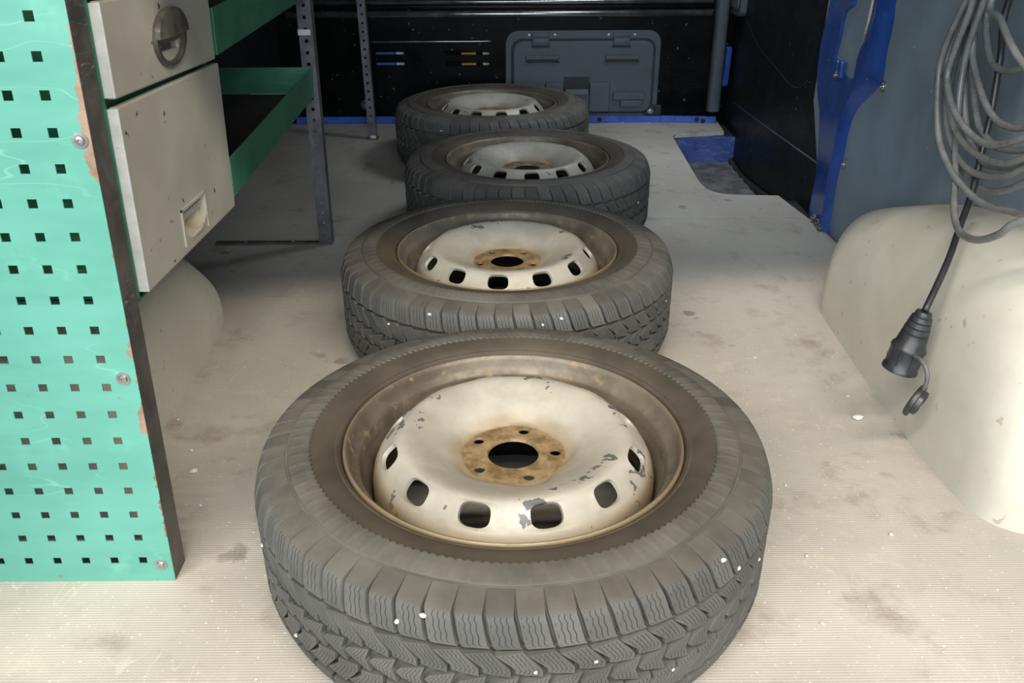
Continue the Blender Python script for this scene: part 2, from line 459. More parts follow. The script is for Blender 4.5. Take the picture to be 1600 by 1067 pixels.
def cellplate(xs, zs, solid, lo, hi, mk):
    """plate of grid cells between two depths; solid(i,k) tells which cells exist; mk(a,b,depth)->point"""
    V, F, idx = [], [], {}
    def vid(i, k, d):
        q = (i, k, d)
        if q not in idx: idx[q] = len(V); V.append(mk(xs[i], zs[k], hi if d else lo))
        return idx[q]
    nx, nz = len(xs)-1, len(zs)-1
    S = lambda i, k: 0 <= i < nx and 0 <= k < nz and solid(i, k)
    for i in range(nx):
        for k in range(nz):
            if not S(i, k): continue
            F.append((vid(i, k, 0), vid(i+1, k, 0), vid(i+1, k+1, 0), vid(i, k+1, 0)))
            F.append((vid(i, k, 1), vid(i, k+1, 1), vid(i+1, k+1, 1), vid(i+1, k, 1)))
            if not S(i-1, k): F.append((vid(i, k, 0), vid(i, k+1, 0), vid(i, k+1, 1), vid(i, k, 1)))
            if not S(i+1, k): F.append((vid(i+1, k, 0), vid(i+1, k, 1), vid(i+1, k+1, 1), vid(i+1, k+1, 0)))
            if not S(i, k-1): F.append((vid(i, k, 0), vid(i, k, 1), vid(i+1, k, 1), vid(i+1, k, 0)))
            if not S(i, k+1): F.append((vid(i, k+1, 0), vid(i+1, k+1, 0), vid(i+1, k+1, 1), vid(i, k+1, 1)))
    return V, F

def screw(name, p, d, r, parent, mat='chrome'):
    """pan-head screw with a recessed drive"""
    h = along(lathe([(0.0001, r*0.22), (r*0.25, r*0.22), (r*0.34, r*0.5), (r*0.8, r*0.42), (r, r*0.12), (r*1.5, r*0.1), (r*1.5, -0.002)], 18), p, d)
    return obj(name, h, mat, parent, smooth=40)

# ------------------------------------------------------------------ the van: floor, walls, roof
floor = thing('floor', (0, 2.0, 0), 'grey ribbed plywood load floor of the van', 'floor', kind='structure')
SEAM = 2.362
front_poly = [(-0.88, 0.35), (0.88, 0.35), (0.872, 2.0), (0.868, 2.27), (0.858, SEAM-0.0015), (-0.88, SEAM-0.0015)]
rear_poly = [(-0.88, SEAM+0.0015), (0.856, SEAM+0.0015), (0.830, 2.572), (0.70, 2.583), (0.668, 2.592), (0.642, 2.612), (0.624, 2.645), (0.617, 2.70), (0.617, 2.78),
             (0.631, 3.30), (0.636, 3.33), (0.648, 3.347), (0.665, 3.352), (0.845, 3.386), (0.856, 3.562), (-0.88, 3.562)]
obj('floor_board', prism(front_poly, 'z', -0.014, 0.0), 'floor', floor)
obj('floor_board', prism(rear_poly, 'z', -0.014, 0.0), 'floor', floor)
obj('floor_underside', box((-0.9, 0.33, -0.03), (0.60, 3.6, -0.016)), 'dark', floor)
obj('floor_underside', box((0.60, 0.33, -0.03), (0.9, 2.56, -0.016)), 'dark', floor)
obj('floor_underside', box((0.60, 3.40, -0.03), (0.9, 3.6, -0.016)), 'dark', floor)

well = thing('trim_1', (0.74, 2.97, -0.15), 'scuffed blue step well sunk in the floor beside the black door', 'step well', kind='structure')
obj('well_back', box((0.58, 3.36, -0.13), (0.90, 3.372, -0.0145)), 'blue_dirty', well)
obj('well_side', box((0.585, 2.56, -0.13), (0.60, 3.372, -0.0145)), 'blue_dirty', well)
obj('well_front', box((0.60, 2.55, -0.13), (0.90, 2.562, -0.0145)), 'dark', well)
sx = [0.60+0.29*i/12 for i in range(13)]; sy = [2.56+0.80*i/24 for i in range(25)]
tread_v = [(a, b, -0.116 + 0.0045*sin(a*150)*sin(b*110) + 0.003*random.random()) for a in sx for b in sy]
tread_f = [(i*25+k, (i+1)*25+k, (i+1)*25+k+1, i*25+k+1) for i in range(12) for k in range(24)]
obj('step_tread', (tread_v, tread_f), 'step', well, smooth='full')
obj('well_base', box((0.58, 2.55, -0.15), (0.9, 3.372, -0.125)), 'dark', well)

obj('wall_left', box((-0.93, 0.50, -0.03), (-0.90, 3.60, 1.44)), 'wall', label='dark lined left side wall of the van behind the rack', cat='wall', kind='structure')
obj('wall_right', prism([(0.55, -0.02), (2.30, -0.02), (2.52, 0.30), (2.52, 1.44), (0.55, 1.44)], 'x', 0.876, 0.886), 'slate', label='slate grey lining panel on the right side wall', cat='wall', kind='structure')
obj('trim_2', box((0.93, 0.50, -0.16), (0.95, 3.75, 1.44)), 'dark', label='dark outer body side behind the lining and the door', cat='wall', kind='structure')
obj('ceiling', box((-0.95, 0.56, 1.44), (0.95, 3.70, 1.47)), 'roof', label='roof of the van above the load bay', cat='ceiling', kind='structure')
obj('ground', box((-5, -6, -0.62), (5, 0.30, -0.60)), 'ground', label='concrete workshop ground behind the van', cat='ground', kind='structure')

# bulkhead with open louvre slots
bk = thing('wall_front', (0, 3.56, 0), 'black bulkhead wall at the far end of the load bay', 'wall', kind='structure')
slots = [(-0.520, -0.408, 0.268, 0.2785), (-0.520, -0.408, 0.2275, 0.2385), (-0.245, -0.072, 0.2655, 0.2755), (-0.245, -0.072, 0.2255, 0.2360)]
bxs = sorted({-0.93, 0.90} | {s[0] for s in slots} | {s[1] for s in slots}); bzs = sorted({-0.03, 1.44} | {s[2] for s in slots} | {s[3] for s in slots})
def bk_solid(i, k):
    xm = (bxs[i]+bxs[i+1])/2; zm = (bzs[k]+bzs[k+1])/2
    return not any(s[0] < xm < s[1] and s[2] < zm < s[3] for s in slots)
obj('bulkhead_sheet', cellplate(bxs, bzs, bk_solid, 3.562, 3.572, lambda a, b, d: (a, d, b)), 'bulkhead', bk)
def ridge(x0, x1, zc, hh, dep, name, mat):
    prof = [(-hh, 0), (-hh*0.92, -dep*0.45), (-hh*0.6, -dep*0.85), (0, -dep), (hh*0.6, -dep*0.85), (hh*0.92, -dep*0.45), (hh, 0)]
    V = [(x, 3.5625+p[1], zc+p[0]) for x in (x0, x0+0.01, x1-0.01, x1) for p in prof]
    for i in list(range(7)) + list(range(21, 28)): V[i] = (V[i][0], 3.5625, V[i][2])
    F = [(i*7+k, (i+1)*7+k, (i+1)*7+k+1, i*7+k+1) for i in range(3) for k in range(6)]
    obj(name, (V, F), mat, bk, smooth='full')
ridge(-0.86, 0.80, 0.418, 0.013, 0.018, 'pressed_rail', 'rail')
ridge(-0.86, 0.80, 0.462, 0.009, 0.014, 'pressed_rail', 'rail')
ridge(-0.86, 0.80, 0.440, 0.012, 0.004, 'pressed_rail', 'bulkhead')
ridge(-0.535, -0.064, 0.3165, 0.0035, 0.004, 'pressed_bead', 'rail')
for s in slots:
    ridge(s[0]-0.004, s[1]+0.004, s[3]+0.003, 0.0028, 0.006, 'louvre_lip', 'bulkhead')
# floor-edge flange of the bulkhead
bl = obj('trim_3', join(box((-0.86, 3.548, 0.0), (0.30, 3.5615, 0.028), 0.002), box((0.30, 3.545, 0.0), (0.62, 3.5615, 0.028), 0.002)), 'blue_flange', label='blue painted floor flange along the foot of the bulkhead', cat='trim', kind='structure')
obj('flange_end', mapv(box((0.62, 3.546, 0.0), (0.842, 3.5615, 0.026), 0.002), lambda x, y, z: (x, y-0.16*(x-0.62)**1.0*0.5, z)), 'blue_flange', bl)
for x, z in ((0.372, 0.014), (0.765, 0.016), (0.79, 0.010)):
    obj('bolt', along(lathe([(0.0001, 0.005), (0.004, 0.0055), (0.006, 0.003), (0.0085, 0.002), (0.0085, -0.004)], 14), (x, 3.541-0.08*max(0, x-0.62), z), (0, -1, 0)), 'hatch_dark', bl, smooth=40)

# things of the cab glimpsed through the slots
obj('cab_panel', box((-0.545, 3.60, 0.20), (-0.448, 3.63, 0.33), 0.004), 'cab_blue', label='blue surface in the cab seen through the left louvre slots', cat='panel')
obj('cab_panel', box((-0.446, 3.60, 0.20), (-0.385, 3.63, 0.33), 0.004), 'cab_white', label='pale surface in the cab beside the blue one behind the slots', cat='panel')
obj('cab_panel', box((-0.185, 3.60, 0.20), (-0.125, 3.63, 0.33), 0.004), 'cab_yellow', label='amber surface in the cab seen through the right louvre slots', cat='panel')
obj('cab_panel', box((-0.100, 3.60, 0.20), (-0.05, 3.63, 0.33), 0.004), 'cab_cream', label='cream surface in the cab at the end of the right louvre slots', cat='panel')
obj('trim_4', box((-0.93, 3.70, -0.1), (0.93, 3.72, 1.2)), 'dark', label='dark backing sheet added behind the bulkhead slots', cat='wall', kind='structure')  # backing sheet added to keep the bright background out of the slots

# bulkhead corner post on the right
cp = obj('trim_5', prism(rrect(0.800, 0.850, 3.505, 3.560, 0.018), 'z', 0.05, 1.43), 'hatch', smooth=40, label='grey vertical corner post where the bulkhead meets the door', cat='pillar', kind='structure')
obj('paint_edge', mapv(box((0.846, 3.50, 0.15), (0.868, 3.53, 0.30), 0.006), lambda x, y, z: (x+0.02*sin((z-0.15)*20), y, z)), 'blue', cp)

# sliding door with rubber seal
door = thing('door_1', (0.90, 3.0, -0.12), 'black trimmed sliding door on the right with rubber seal', 'door', kind='structure')
edge = [(2.46, 1.42), (2.472, 0.571), (2.48, 0.525), (2.497, 0.46), (2.492, 0.382), (2.472, 0.337), (2.424, 0.281), (2.40, 0.211), (2.376, 0.118), (2.392, -0.02), (2.415, -0.037),
        (2.623, -0.062), (2.959, -0.102), (3.237, -0.118), (3.437, -0.09), (3.56, -0.03), (3.62, 0.06), (3.63, 0.167), (3.66, 0.309), (3.70, 0.45), (3.72, 1.42)]
dpts = [tuple(p) for p in (spline([(0.0, a, b) for a, b in edge], 4))]
obj('door_panel', prism([(p[1], p[2]) for p in dpts], 'x', 0.884, 0.90), 'black_panel', door)
seal = [(0.876, p[1], p[2]) for p in dpts]
obj('rubber_seal', tube(seal, 0.010, 8), 'rubber_seal', door, smooth='full')
obj('door_crease', tube([(0.884, 3.448, 0.099), (0.884, 2.897, 0.119), (0.884, 2.40, 0.141)], 0.0028, 6), 'hatch', door, smooth='full')
obj('door_crease', tube(spline([(0.8842, 3.393, 0.414), (0.8842, 3.174, 0.345), (0.8842, 2.953, 0.317), (0.8842, 2.795, 0.295), (0.8842, 2.695, 0.30), (0.8842, 2.617, 0.337)], 5), 0.0012, 6), 'rubber_seal', door, smooth='full')
dh = obj('door_grip', prism(rrect(3.40, 3.58, 0.42, 0.58, 0.02), 'x', 0.86, 0.884), 'hatch', door)
obj('grip_inset', prism(rrect(3.43, 3.55, 0.445, 0.555, 0.015), 'x', 0.857, 0.861), 'step', dh)

# blue body pillar between door and lining
pil = thing('trim_6', (0.86, 2.3, 0.0), 'blue painted body pillar with long opening beside the slate lining', 'pillar', kind='structure')
pL = [(2.394, -0.015), (2.379, 0.118), (2.403, 0.211), (2.426, 0.281), (2.476, 0.337), (2.497, 0.382), (2.503, 0.46), (2.486, 0.525), (2.478, 0.571), (2.47, 0.70), (2.465, 1.43)]
pR = [(2.062, 1.43), (2.065, 0.70), (2.08, 0.611), (2.073, 0.561), (2.078, 0.495), (2.072, 0.444), (2.09, 0.416), (2.142, 0.38), (2.192, 0.342), (2.222, 0.29), (2.228, 0.215), (2.243, 0.144), (2.236, -0.015)]
mid = [(2.150, 1.43), (2.155, 0.70), (2.165, 0.611), (2.168, 0.561), (2.178, 0.510), (2.200, 0.484), (2.212, 0.450), (2.216, 0.405), (2.246, 0.36), (2.262, 0.29), (2.268, 0.215), (2.272, 0.144), (2.262, -0.015)]
cut = [(2.316, 0.574), (2.363, 0.556), (2.373, 0.529), (2.375, 0.494), (2.387, 0.447), (2.388, 0.419), (2.362, 0.407), (2.325, 0.412), (2.258, 0.401), (2.228, 0.413), (2.227, 0.457), (2.216, 0.487), (2.191, 0.513), (2.181, 0.561), (2.177, 0.601), (2.170, 0.75), (2.175, 0.86), (2.30, 0.86), (2.318, 0.75)]
obj('pillar_face', prism(pL + mid, 'x', 0.866, 0.8755, holes=[cut]), 'blue', pil)
# folded outer flange of the pillar, turned towards the rear
A = [(0.0, a, b) for a, b in mid]; B = [(0.0, a, b) for a, b in pR]
A = spline(A, 4); B = spline(B, 4); V = []; ns = 7
for a, b in zip(A, B):
    for k in range(ns):
        t = k/(ns-1)
        V.append((0.866 - 0.012*sin(pi*min(1, t*2.2)*0.5) + 0.023*max(0, t-0.35)**1.2*1.6, a.y+(b.y-a.y)*t, a.z+(b.z-a.z)*t))
obj('pillar_flange', (V, [(i*ns+k, i*ns+k+1, (i+1)*ns+k+1, (i+1)*ns+k) for i in range(len(A)-1) for k in range(ns-1)]), 'blue', pil, smooth='full')
obj('pillar_edge', tube([(0.862, 2.185, 0.87), (0.862, 2.179, 0.60), (0.862, 2.184, 0.555), (0.862, 2.196, 0.512)], 0.0035, 8), 'handle_light', pil, smooth='full')
for p in ((2.33, 0.418), (2.30, 0.420)):
    obj('clip', mapv(box((0.852, p[0]-0.012, p[1]-0.02), (0.866, p[0]+0.012, p[1]+0.022), 0.004), lambda x, y, z: (x, y, z)), 'blue', pil)
screw('screw', (0.851, 2.315, 0.405), (-1, 0, 0), 0.007, pil)
screw('screw', (0.874, 2.062, 0.424), (-1, 0, 0), 0.009, pil)
screw('screw', (0.874, 2.214, 0.198), (-1, 0, 0), 0.009, pil)
for k in range(3):
    p = (0.860-0.002*k, 2.33-0.036*k, 0.012-0.002*k)
    obj('nut', along(lathe([(0.0001, 0.010), (0.005, 0.010), (0.006, 0.008), (0.006, 0.004), (0.010, 0.003), (0.010, 0)], 6), p, (-0.6, -0.3, 0.5)), 'chrome', pil)

# ------------------------------------------------------------------ wheel arches
def mono(tab, y):
    if y <= tab[0][0]: return tab[0][1]
    for (a, p), (b, q) in zip(tab, tab[1:]):
        if y <= b: return p + (q-p)*(y-a)/(b-a)
    return tab[-1][1]
def smoothed(tab, y, w): return sum(mono(tab, y+w*k/4)*g for k, g in zip(range(-4, 5), (1, 3, 6, 8, 9, 8, 6, 3, 1)))/45
def arch_mesh(xw, sgn, plan, top, n1=3.2, n3=2.8):
    """moulded cover: plan(y) = reach from the wall, top(y) = height, super-elliptic section"""
    y0, y1 = plan[0][0], plan[-1][0]; nu, nv = 84, 24; V, F = [], []
    for i in range(nu+1):
        t = i/nu; t = 0.5-0.5*cos(pi*t)
        y = y0+(y1-y0)*t
        e = min(1, (y-y0)/0.04, (y1-y)/0.04)
        w = max(0.0, smoothed(plan, y, 0.025*e)); h = max(0.0, smoothed(top, y, 0.045*e))
        for k in range(nv+1):
            a = pi/2*k/nv
            V.append((xw - sgn*w*cos(a)**(2/n1), y, h*sin(a)**(2/n3)))
    for i in range(nu):
        for k in range(nv):
            q = (i*(nv+1)+k, (i+1)*(nv+1)+k, (i+1)*(nv+1)+k+1, i*(nv+1)+k+1)
            F.append(q if sgn > 0 else q[::-1])
    return V, F
planR = [(0.962, 0.0), (0.968, 0.08), (0.982, 0.145), (1.01, 0.178), (1.06, 0.192), (1.22, 0.2025), (1.50, 0.197), (1.74, 0.187), (1.84, 0.146), (1.94, 0.085), (2.09, 0.0)]
topR = [(0.962, 0.0), (0.968, 0.05), (0.985, 0.13), (1.02, 0.21), (1.07, 0.275), (1.12, 0.312), (1.18, 0.333), (1.30, 0.338), (1.45, 0.326), (1.62, 0.285), (1.84, 0.205), (1.94, 0.148), (2.02, 0.088), (2.09, 0.0)]
obj('wheel_arch', arch_mesh(0.8755, 1, planR, topR), 'arch', smooth='full', label='scuffed cream plastic wheel arch cover at the right wall under the hanging cable', cat='wheel arch', group='wheel arch covers')
planL = [(0.965, 0.0), (0.972, 0.12), (0.99, 0.22), (1.06, 0.28), (1.26, 0.298), (1.60, 0.287), (1.72, 0.278), (1.765, 0.24), (1.81, 0.15), (1.85, 0.0)]
topL = [(0.965, 0.0), (0.985, 0.13), (1.07, 0.275), (1.18, 0.325), (1.30, 0.335), (1.45, 0.318), (1.56, 0.278), (1.66, 0.20), (1.74, 0.11), (1.80, 0.045), (1.85, 0.0)]
obj('wheel_arch', arch_mesh(-0.8995, -1, planL, topL, 4.0, 3.4), 'arch', smooth='full', label='cream plastic wheel arch cover at the left wall below the drawers', cat='wheel arch', group='wheel arch covers')

# ------------------------------------------------------------------ wheels
DISC = [(0.0333, 0.1575), (0.0345, 0.1612), (0.038, 0.1618), (0.0435, 0.1608)]      # bore edge
PAD_IN, PAD_OUT, PAD_Z = 0.0435, 0.0685, 0.1605
CONE = [(0.0705, 0.1608), (0.074, 0.1632), (0.080, 0.1672), (0.090, 0.1732), (0.102, 0.1802), (0.116, 0.1872), (0.128, 0.1922), (0.138, 0.1952), (0.1455, 0.1958)]
BAND_A, BAND_B = (0.1485, 0.1950), (0.1765, 0.1675)
BANDM = [(0.1485, 0.1950), (0.153, 0.1925), (0.1575, 0.1886), (0.1625, 0.1834), (0.1675, 0.1780), (0.172, 0.1728), (0.1765, 0.1675)]
OUT = [(0.1805, 0.1610), (0.1845, 0.1520), (0.1868, 0.140), (0.1873, 0.120), (0.1873, 0.095)]
def interp(tab, t):
    t = max(0, min(1, t))*(len(tab)-1); i = min(int(t), len(tab)-2); f = t-i
    return tuple(tab[i][k]+(tab[i+1][k]-tab[i][k])*f for k in (0, 1))

def disc_mesh(bolt_off, hole_off):
    NS = 120; V, F = [], []
    def ring(r, z, a0=0.0):
        k = len(V)
        for i in range(NS):
            a = 2*pi*i/NS + a0; V.append((r*cos(a), r*sin(a), z))
        return list(range(k, k+NS))
    def bridge(a, b):
        for i in range(NS): F.append((a[i], a[(i+1) % NS], b[(i+1) % NS], b[i]))
    def holed(inner, outer, nsec, nside, a0, hole, lift, drop, rings):
        """band between two vertex rings with one hole per sector; hole(ang)->(du,dv) half-extent curve in unit sector coords"""
        per = NS//nsec
        side_prev = None; first_side = None
        # interior vertices on the sector borders
        sides = []
        for s in range(nsec):
            col = []
            for j in range(1, nside):
                t = j/nside; a = a0 + 2*pi*s/nsec
                col.append(pt(a, t)); 
            ids = []
            for p in col: ids.append(len(V)); V.append(p)
            sides.append(ids)
        for s in range(nsec):
            i0 = s*per
            bot = [inner[(i0+i) % NS] for i in range(per+1)]
            top = [outer[(i0+i) % NS] for i in range(per+1)]
            lf = sides[s]; rt = sides[(s+1) % nsec]
            loop = bot + rt + top[::-1] + lf[::-1]            # closed loop counter-clockwise in (angle, t)
            uvs = [(i/per*2-1, -1) for i in range(per+1)] + [(1, (j/nside)*2-1) for j in range(1, nside)] + [(1-i/per*2, 1) for i in range(per+1)] + [(-1, 1-(j/nside)*2) for j in range(1, nside)]
            prev = loop; n = len(loop); ac = a0 + 2*pi*(s+0.5)/nsec
            hp = []
            for (u, v) in uvs:
                th = math.atan2(v, u*ASP[0]); hp.append(hole(th))
            for k in range(1, rings+1):
                f = k/rings; f = 1-(1-f)**1.6; cur = []
                for (u, v), (hu, hv) in zip(uvs, hp):
                    uu = u+(hu-u)*f; vv = v+(hv-v)*f
                    p = pt(ac+uu*pi/nsec, (vv+1)/2, lift*max(0, (f-0.55)/0.45))
                    cur.append(len(V)); V.append(p)
                for i in range(n): F.append((prev[i], prev[(i+1) % n], cur[(i+1) % n], cur[i]))
                prev = cur
            for dd, sh in drop:                                   # turned-in hole edge
                cur = []
                for (hu, hv) in hp:
                    p = pt(ac+hu*sh*pi/nsec, (hv*sh+1)/2, 0.0); q = nrm((hv+1)/2, ac)
                    cur.append(len(V)); V.append((p[0]-q[0]*dd, p[1]-q[1]*dd, p[2]-q[2]*dd))
                for i in range(n): F.append((prev[i], prev[(i+1) % n], cur[(i+1) % n], cur[i]))
                prev = cur
    # bore and flat pad
    a0 = radians(bolt_off-36)
    prev = None
    for r, z in DISC[:-1]:
        cur = ring(r, z, a0)
        if prev: bridge(prev, cur)
        prev = cur
    inner = ring(PAD_IN, 0.1608, a0); bridge(prev, inner)
    outer = ring(PAD_OUT, PAD_Z, a0)
    def pt(a, t, l=0.0):
        r = PAD_IN+(PAD_OUT-PAD_IN)*t; return (r*cos(a), r*sin(a), 0.1608+(PAD_Z-0.1608)*t+l)
    def nrm(t, a): return (0, 0, 1)
    ASP = [2.8]
    def hole(th):
        R = 0.0074; return (R*cos(th)/(0.056*pi/5), R*sin(th)/((PAD_OUT-PAD_IN)/2))
    holed(inner, outer, 5, 6, a0, hole, 0.0, ((0.0012, 0.96), (0.003, 0.95)), 4)
    # pentagonal step out of the pad into the cone; twist the grid over to the hole pattern
    b0 = radians(hole_off-15); d = (b0-a0) % (2*pi/NS); base = (b0-d)
    sh = round((base-a0)/(2*pi/NS)) % NS
    prev = [outer[(i+sh) % NS] for i in range(NS)]
    for j, (r, z) in enumerate(CONE):
        w = min(1, (j+1)/6.0); cur = []
        for i in range(NS):
            a = base + 2*pi*i/NS + d*w
            rr = r + ((0.0045, 0.0045, 0.003)[j]*cos(5*(a-radians(bolt_off))) if j < 3 else 0.0)
            cur.append(len(V)); V.append((rr*cos(a), rr*sin(a), z))
        bridge(prev, cur); prev = cur
    a0 = b0
    inner = ring(BAND_A[0], BAND_A[1], a0); bridge(prev, inner)
    outer = ring(BAND_B[0], BAND_B[1], a0)
    def pt(a, t, l=0.0):
        r, z = interp(BANDM, t); n = nrm(t, a)
        return (r*cos(a)+n[0]*l, r*sin(a)+n[1]*l, z+n[2]*l)
    def nrm(t, a):
        p = interp(BANDM, t-0.08); q = interp(BANDM, t+0.08); dr, dz = q[0]-p[0], q[1]-p[1]; L = math.hypot(dr, dz)
        return (-dz/L*cos(a), -dz/L*sin(a), dr/L)
    ASP[0] = 2.0
    def hole(th):
        hw, hh, e = 0.0192, 0.0142, 2.9
        c, s_ = abs(cos(th)/hw), abs(sin(th)/hh)
        R = (c**e+s_**e)**(-1/e)
        return (R*cos(th)/(0.161*pi/12), R*sin(th)/0.0197)
    holed(inner, outer, 12, 6, a0, hole, 0.0010, ((0.0015, 0.985), (0.005, 0.97)), 5)
    prev = outer
    for r, z in OUT:
        cur = ring(r, z, a0); bridge(prev, cur); prev = cur
    return V, F

BARREL = [(0.2212, 0.1780), (0.2222, 0.1870), (0.2212, 0.1918), (0.2190, 0.1932), (0.2165, 0.1918), (0.2146, 0.1870), (0.2125, 0.1800), (0.2085, 0.1735), (0.2045, 0.1700), (0.2020, 0.1655), (0.2008, 0.1500), (0.1985, 0.1440),
          (0.1925, 0.1360), (0.1890, 0.1270), (0.1880, 0.1150), (0.1875, 0.0800), (0.1920, 0.0600), (0.2000, 0.0500), (0.2010, 0.0320), (0.2100, 0.0240), (0.2146, 0.0150), (0.2165, 0.0095), (0.2190, 0.0082), (0.2212, 0.0098), (0.2222, 0.0150), (0.2212, 0.0240)]
HALF = [(0.2180, 0.1700), (0.2208, 0.1795), (0.2226, 0.1870), (0.2252, 0.1928), (0.2290, 0.1953), (0.2315, 0.1950), (0.2335, 0.1962), (0.2400, 0.1988), (0.2500, 0.2008), (0.2620, 0.2022), (0.2740, 0.2018), (0.2840, 0.2000),
        (0.2885, 0.1988), (0.2893, 0.1980), (0.2905, 0.1979), (0.2915, 0.1974), (0.3020, 0.1940), (0.3110, 0.1895), (0.3170, 0.1840), (0.3210, 0.1770), (0.3245, 0.1680), (0.3262, 0.1560), (0.3265, 0.1300)]
TOP = 0.2022
CARC = HALF + [(r, TOP-z) for r, z in HALF[::-1]]

PITCH = 64
DA = 2*pi/PITCH
SH = [(0.2925, 0.1975, 0.0006), (0.3040, 0.1950, 0.0018), (0.3140, 0.1918, 0.0032), (0.3205, 0.1892, 0.005), (0.3240, 0.1866, 0.006), (0.3275, 0.1800, 0.0065), (0.3310, 0.1700, 0.007), (0.3337, 0.1600, 0.0075), (0.3343, 0.1568, 0.0078)]
def shoulder_block():
    nu = 3; V, F, UV = [], [], []
    n = len(SH)
    for lay in (0, 1):
        for k, (r, z, dp) in enumerate(SH):
            v = k/(n-1)
            gap = 0.04 + 0.115*min(1, max(0, (v-0.1)/0.4))
            shift = 0.30*max(0, (v-0.42)/0.58)**1.3
            dr = r*0.0
            for i in range(nu+1):
                u = i/nu
                a = DA*(gap/2 + (1-gap)*u + shift)
                rr, zz = r, z
                if lay == 1:
                    s = min(1, k/(n-1)*1.5); rr -= dp*(0.35+0.65*s); zz -= dp*(1-s)*0.9
                    a = DA*(gap*0.25 + (1-gap*0.5)*u + shift)
                V.append((rr*cos(a), rr*sin(a), zz)); UV.append((u, v))
    m = nu+1; L = n*m
    for k in range(n-1):
        for i in range(nu): F.append((k*m+i, (k+1)*m+i, (k+1)*m+i+1, k*m+i+1))
        F.append((k*m, L+k*m, L+(k+1)*m, (k+1)*m)); F.append((k*m+nu, (k+1)*m+nu, L+(k+1)*m+nu, L+k*m+nu))
    for i in range(nu):
        F.append((i, i+1, L+i+1, L+i)); q = (n-1)*m; F.append((q+i, L+q+i, L+q+i+1, q+i+1))
    return V, F, UV
def row_block(z1, z0, lean, cut, gap, kink=0.0, r=0.3344, dp=0.0078):
    """one block of an inner tread row between heights z1 (upper) and z0, slanted side grooves"""
    nu, n = 3, 5; V, F, UV = [], [], []
    for lay in (0, 1):
        for k in range(n):
            v = k/(n-1)
            for i in range(nu+1):
                u = i/nu
                sh = lean*min(1, v/0.7) + kink*abs(v-0.5)
                a = DA*(gap/2 + (1-gap)*u + sh)
                if lay: a = DA*(gap*0.3 + (1-gap*0.6)*u + sh)
                zz = z1+(z0-z1)*v + cut*(u-0.5)*(1-2*v)
                rr = r - 0.0006*(2*v-1)**2 - (dp if lay else 0)
                V.append((rr*cos(a), rr*sin(a), zz)); UV.append((u, v))
    m = nu+1; L = n*m
    for k in range(n-1):
        for i in range(nu): F.append((k*m+i, (k+1)*m+i, (k+1)*m+i+1, k*m+i+1))
        F.append((k*m, L+k*m, L+(k+1)*m, (k+1)*m)); F.append((k*m+nu, (k+1)*m+nu, L+(k+1)*m+nu, L+k*m+nu))
    for i in range(nu):
        F.append((i, i+1, L+i+1, L+i)); q = (n-1)*m; F.append((q+i, L+q+i, L+q+i+1, q+i+1))
    return V, F, UV
def spin(vf, n, da, flip=False):
    V, F, UV = [], [], []
    for k in range(n):
        a = da*k; c, s = cos(a), sin(a); o = len(V)
        for x, y, z in vf[0]: V.append((x*c-y*s, (x*s+y*c), TOP-z if flip else z))
        F += [tuple(i+o for i in (q[::-1] if flip else q)) for q in vf[1]]; UV += vf[2]
    return V, F, UV
def scallop_band():
    n, t = 170*8, []
    V, F = [], []
    prof = [(0.2632, 0.2018), (0.2640, 0.2042), (0.2690, 0.2042), (0.2760, 0.2034), (0.2850, 0.2014), (0.2884, 0.2004), (0.2888, 0.1986)]
    for i in range(n):
        a = 2*pi*i/n; w = abs(sin(a*170/2))*0.0032; f = (a*85/(2*pi)) % 1.0; tri = 1-abs(2*f-1)
        for k, (r, z) in enumerate(prof):
            rr = r - (w if k < 2 else 0); V.append((rr*cos(a), rr*sin(a), z + (0.0005*(tri > 0.25+0.15*k) if k in (2, 3, 4) else 0)))
    m = len(prof)
    for i in range(n):
        j = (i+1) % n
        for k in range(m-1): F.append((i*m+k, j*m+k, j*m+k+1, i*m+k+1))
    return V, F

ME = {}
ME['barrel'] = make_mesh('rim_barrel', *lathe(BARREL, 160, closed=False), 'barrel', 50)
ME['carcass'] = make_mesh('tyre', *lathe(CARC, 192), 'rubber', 30)
ME['band'] = make_mesh('sidewall_band', *scallop_band(), 'rubber', 30)
b1 = shoulder_block(); ME['shoulder'] = make_mesh('tread_block', b1[0], b1[1], 'rubber_shoulder', 30, b1[2])
b2 = row_block(0.1492, 0.1195, 0.62, 0.005, 0.15); ME['row2'] = make_mesh('tread_block', b2[0], b2[1], 'rubber_row', 30, b2[2])
b3 = row_block(0.1125, 0.0897, 0.0, 0.010, 0.16, kink=0.35)
b4 = row_block(0.1492, 0.1195, 0.62, 0.005, 0.15)
lo = [spin(b3, PITCH, DA), spin(b4, PITCH, DA, True), spin(b1, PITCH, DA, True)]
LV, LF = join(*[(a[0], a[1]) for a in lo]); LU = sum([a[2] for a in lo], [])
ME['lower'] = make_mesh('lower_tread', LV, LF, 'rubber_row', 30, LU)
sv = [(0.0029*cos(a)*cos(e)*(1+0.5*random.random()), 0.0024*sin(a)*cos(e)*(1+0.5*random.random()), 0.0025*sin(e)) for e in (-1.2, -0.4, 0.4, 1.2) for a in [k*pi/3 for k in range(6)]]
sf = [(i*6+k, i*6+(k+1) % 6, (i+1)*6+(k+1) % 6, (i+1)*6+k) for i in range(3) for k in range(6)] + [tuple(range(6))[::-1], tuple(range(18, 24))]
ME['stone'] = make_mesh('stone', sv, sf, 'stone')

def link(name, me, parent, rz=0.0):
    o = bpy.data.objects.new(name, me); COL.objects.link(o); o.parent = parent; o.rotation_euler = (0, 0, rz)
    return o

